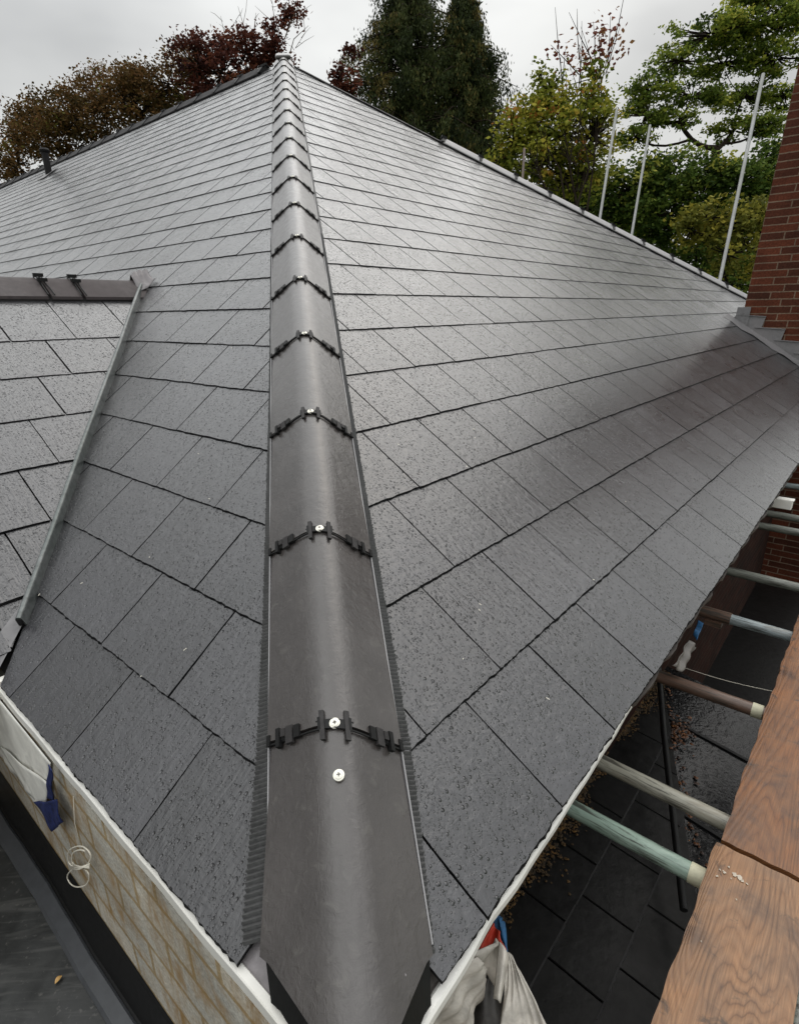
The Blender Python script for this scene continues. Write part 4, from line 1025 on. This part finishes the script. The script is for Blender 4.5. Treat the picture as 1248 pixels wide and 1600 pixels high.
def conifer(name, cx, D, prof, lab):
    """spire: whorls of drooping boughs, each a chain of hanging sprays; prof = (y, left, right) of the outline"""
    base = at(cx, 400, D); base = A([base[0], base[1], -5.5]); root = empty(name, tuple(base)); tag(root, lab, 'tree', 'trees behind the roof')
    tb = MB(); top = at(cx, prof[0][0], D); tb.tube([base, top], [.16, .03], 8); P = []; T = []
    ys = np.arange(prof[0][0], 330, 9.)
    for y in ys:
        xl = np.interp(y, [p[0] for p in prof], [p[1] for p in prof]); xr = np.interp(y, [p[0] for p in prof], [p[2] for p in prof])
        mid = at(cx, y, D)
        wh = random.gauss(0, .12); 
        for _ in range(9):
            az = random.uniform(0, 2*math.pi); c_, s_ = math.cos(az), math.sin(az)
            Rw = (xr-cx if c_ > 0 else cx-xl)/FPX*D*abs(c_)+((xr-xl)/2/FPX*D)*abs(s_); Rw *= random.choice((.45, .7, .85, .95, 1.1, 1.38))*(1+wh)
            d_ = CR*c_+A([-CR[1], CR[0], 0])*s_; tip = mid+d_*Rw+A([0, 0, -.25*Rw+.1]); tt0 = random.gauss(.45, .26)
            tb.tube([mid+A([0, 0, .25]), mid+d_*Rw*.6, tip], [.03, .02, .008], 4, caps=False)
            for f in np.linspace(.35, 1, 7):
                q = mid+d_*Rw*f+A([0, 0, -.25*Rw*f*f+.1]); k = 26
                k = 34; pp = q+RNG.normal(size=(k, 3))*A([.10, .10, .05])*(.7+.6*f); h = np.abs(RNG.normal(size=k))*.42*(.4+f*.7); pp[:, 2] -= h
                P.append(pp); T.append(np.clip(tt0+.12*(f-.6)+RNG.normal(size=k)*.14, 0, 1))
    o = tb.build('trunk', MAT['bark'], origin=base); o.parent = root; o.location = (0, 0, 0)
    leaves_mesh('crown', np.concatenate(P), .055, np.concatenate(T), leaf_mat(name+' leaves', con, .15), root, 2.2, 2.8); return root
conifer('conifer', 632, 24, [(-90, 630, 634), (-40, 618, 652), (0, 600, 676), (40, 588, 692), (80, 576, 700), (120, 560, 702), (160, 556, 712), (200, 566, 722), (330, 560, 740)], 'taller dark green conifer with drooping sprays behind the roof')
conifer('conifer', 728, 23.3, [(-22, 726, 730), (10, 708, 745), (50, 694, 752), (90, 688, 764), (130, 680, 774), (170, 680, 772), (210, 684, 784), (330, 680, 800)], 'narrower dark conifer just right of the taller one')
yg = [(0, (.05, .07, .012)), (.35, (.15, .18, .025)), (.65, (.31, .31, .045)), (.92, (.42, .34, .05)), (1, (.36, .16, .04))]
r_ = tree('yellow_green_tree', 890, 19, [(800, 215, 30, 45, 0, 30), (840, 190, 40, 45, 0, 42), (880, 210, 50, 60, 0, 60), (925, 215, 40, 60, 0, 44), (845, 250, 50, 40, 0, 40), (900, 280, 55, 45, .5, 44), (855, 140, 26, 22, 0, 14), (925, 150, 24, 22, 0, 12), (930, 110, 14, 16, 0, 6), (845, 115, 8, 8, 0, 3), (875, 165, 30, 20, 0, 12), (780, 250, 22, 30, 0, 14)],
     yg, .095, 'yellow green autumn tree with fine upright stems behind the right slope', 44, .40, bark='bark', twig=.016, trunk_r=.18, fork=(895, 380))
twigs(r_, [(at(890, 300, 19), at(845, 110, 19)), (at(895, 300, 19), at(875, 90, 19)), (at(900, 300, 19), at(905, 70, 19)), (at(905, 300, 19), at(935, 50, 19)), (at(915, 300, 19), at(955, 60, 19)), (at(905, 340, 18.2), at(880, 200, 18.2)), (at(885, 340, 18.2), at(845, 215, 18.2)), (at(915, 340, 18.2), at(935, 190, 18.2)), (at(895, 340, 18.2), at(905, 180, 18.2)), (at(870, 330, 18.2), at(825, 230, 18.2))], 'bark', r=.04, n=9, spread=.35)
rd = [(0, (.1, .03, .02)), (.5, (.2, .06, .04)), (1, (.26, .14, .06))]
P_ = np.concatenate([at(px, py, 19)+RNG.normal(size=(40, 3))*A([.28, .3, .32]) for (px, py) in ((940, 55), (950, 65), (948, 45), (925, 85), (880, 80), (905, 100), (955, 75))])
leaves_mesh('leaves', P_, .1, RNG.uniform(0, 1, len(P_)), leaf_mat('reddish tip leaves', rd), r_)
gr = [(0, (.03, .05, .01)), (.4, (.1, .145, .024)), (.75, (.25, .3, .045)), (1, (.45, .43, .07))]
tree('broadleaf_tree', 1118, 25, [(1110, 55, 75, 24, 0, 48), (1185, 35, 70, 34, 0, 60), (1060, 95, 45, 20, 0, 24), (1130, 100, 60, 18, 1, 30), (1210, 90, 50, 24, 0, 34), (1015, 140, 45, 20, 0, 22), (1080, 150, 55, 16, 0, 24), (1160, 150, 60, 20, 1, 30), (1225, 150, 30, 20, 0, 16), (1010, 180, 45, 20, 0, 24), (1060, 190, 35, 12, 0, 10), (990, 215, 30, 16, 0, 14), (1145, 205, 40, 18, 1, 16), (1200, 195, 40, 20, 0, 20), (1180, 5, 50, 18, 0, 24), (1235, 30, 30, 40, 0, 24)],
     gr, .095, 'tall broadleaf tree with layered green branches left of the chimney', 80, .44, dens=1.15, bark='bark', trunk_r=.3, fork=(1118, 232), flat=.6, twig=.018)
tree('yellow_bush', 1140, 17, [(1080, 360, 30, 24, 0, 16), (1110, 340, 40, 25, 0, 22), (1150, 350, 40, 30, 0, 26), (1180, 330, 25, 22, 0, 12), (1135, 395, 45, 35, 0, 26), (1185, 385, 20, 50, 0, 14)],
     [(0, (.05, .06, .012)), (.5, (.15, .15, .025)), (1, (.3, .26, .04))], .1, 'low yellow green shrub right behind the tallest pole', 34, .36, bark='bark', trunk_r=.12)
gr2 = [(0, (.018, .035, .008)), (.45, (.06, .1, .018)), (.8, (.15, .2, .035)), (1, (.3, .3, .05))]
tree('green_tree', 1060, 21, [(985, 300, 50, 45, 0, 50), (1045, 280, 55, 40, 0, 56), (1105, 285, 50, 40, 0, 46), (1160, 285, 50, 36, 0, 44), (1020, 340, 70, 50, .5, 60), (1090, 360, 70, 60, 1, 60), (1160, 370, 50, 70, 1, 50), (960, 345, 30, 40, .5, 26), (1140, 440, 60, 50, 1, 40), (1205, 250, 30, 30, 0, 22), (1200, 310, 30, 40, 1, 24)],
     gr2, .10, 'dense mid green tree filling the gap under the tall broadleaf tree', 85, .5, trunk_r=.2)
tree('dark_shrub', 1000, 26, [(900, 330, 60, 50, 1, 40), (960, 350, 60, 50, 1, 40), (700, 260, 90, 60, 3, 40), (860, 330, 90, 60, 3, 44), (980, 380, 120, 70, 3, 50), (1130, 430, 100, 80, 3, 50)], [(0, (.008, .012, .004)), (1, (.03, .04, .012))], .2, 'dark hedge seen low between the trees', 60, .9, trunk_r=.2)

mb = MB()
for _ in range(30):
    sd__ = random.random() < .5; t, q = random.uniform(.3, 1.8), random.uniform(.05, 1.3)
    (e_, q_, n_) = (eR, qR, NR) if sd__ else (eL, qL, NL); hp_ = hipR if sd__ else hipL
    if t < hp_*q+.2: continue
    p = e_*t+q_*q+n_*.013; a = random.uniform(0, 3.1); d1 = e_*math.cos(a)+q_*math.sin(a); d2 = np.cross(n_, d1)
    mb.box(p, d1*random.uniform(.003, .009), d2*.0013, n_*.0012)
o = mb.build('splinters', MAT['cord']); tag(o, 'tiny pale splinters scattered over the wet slates', 'splinters', kind='stuff')
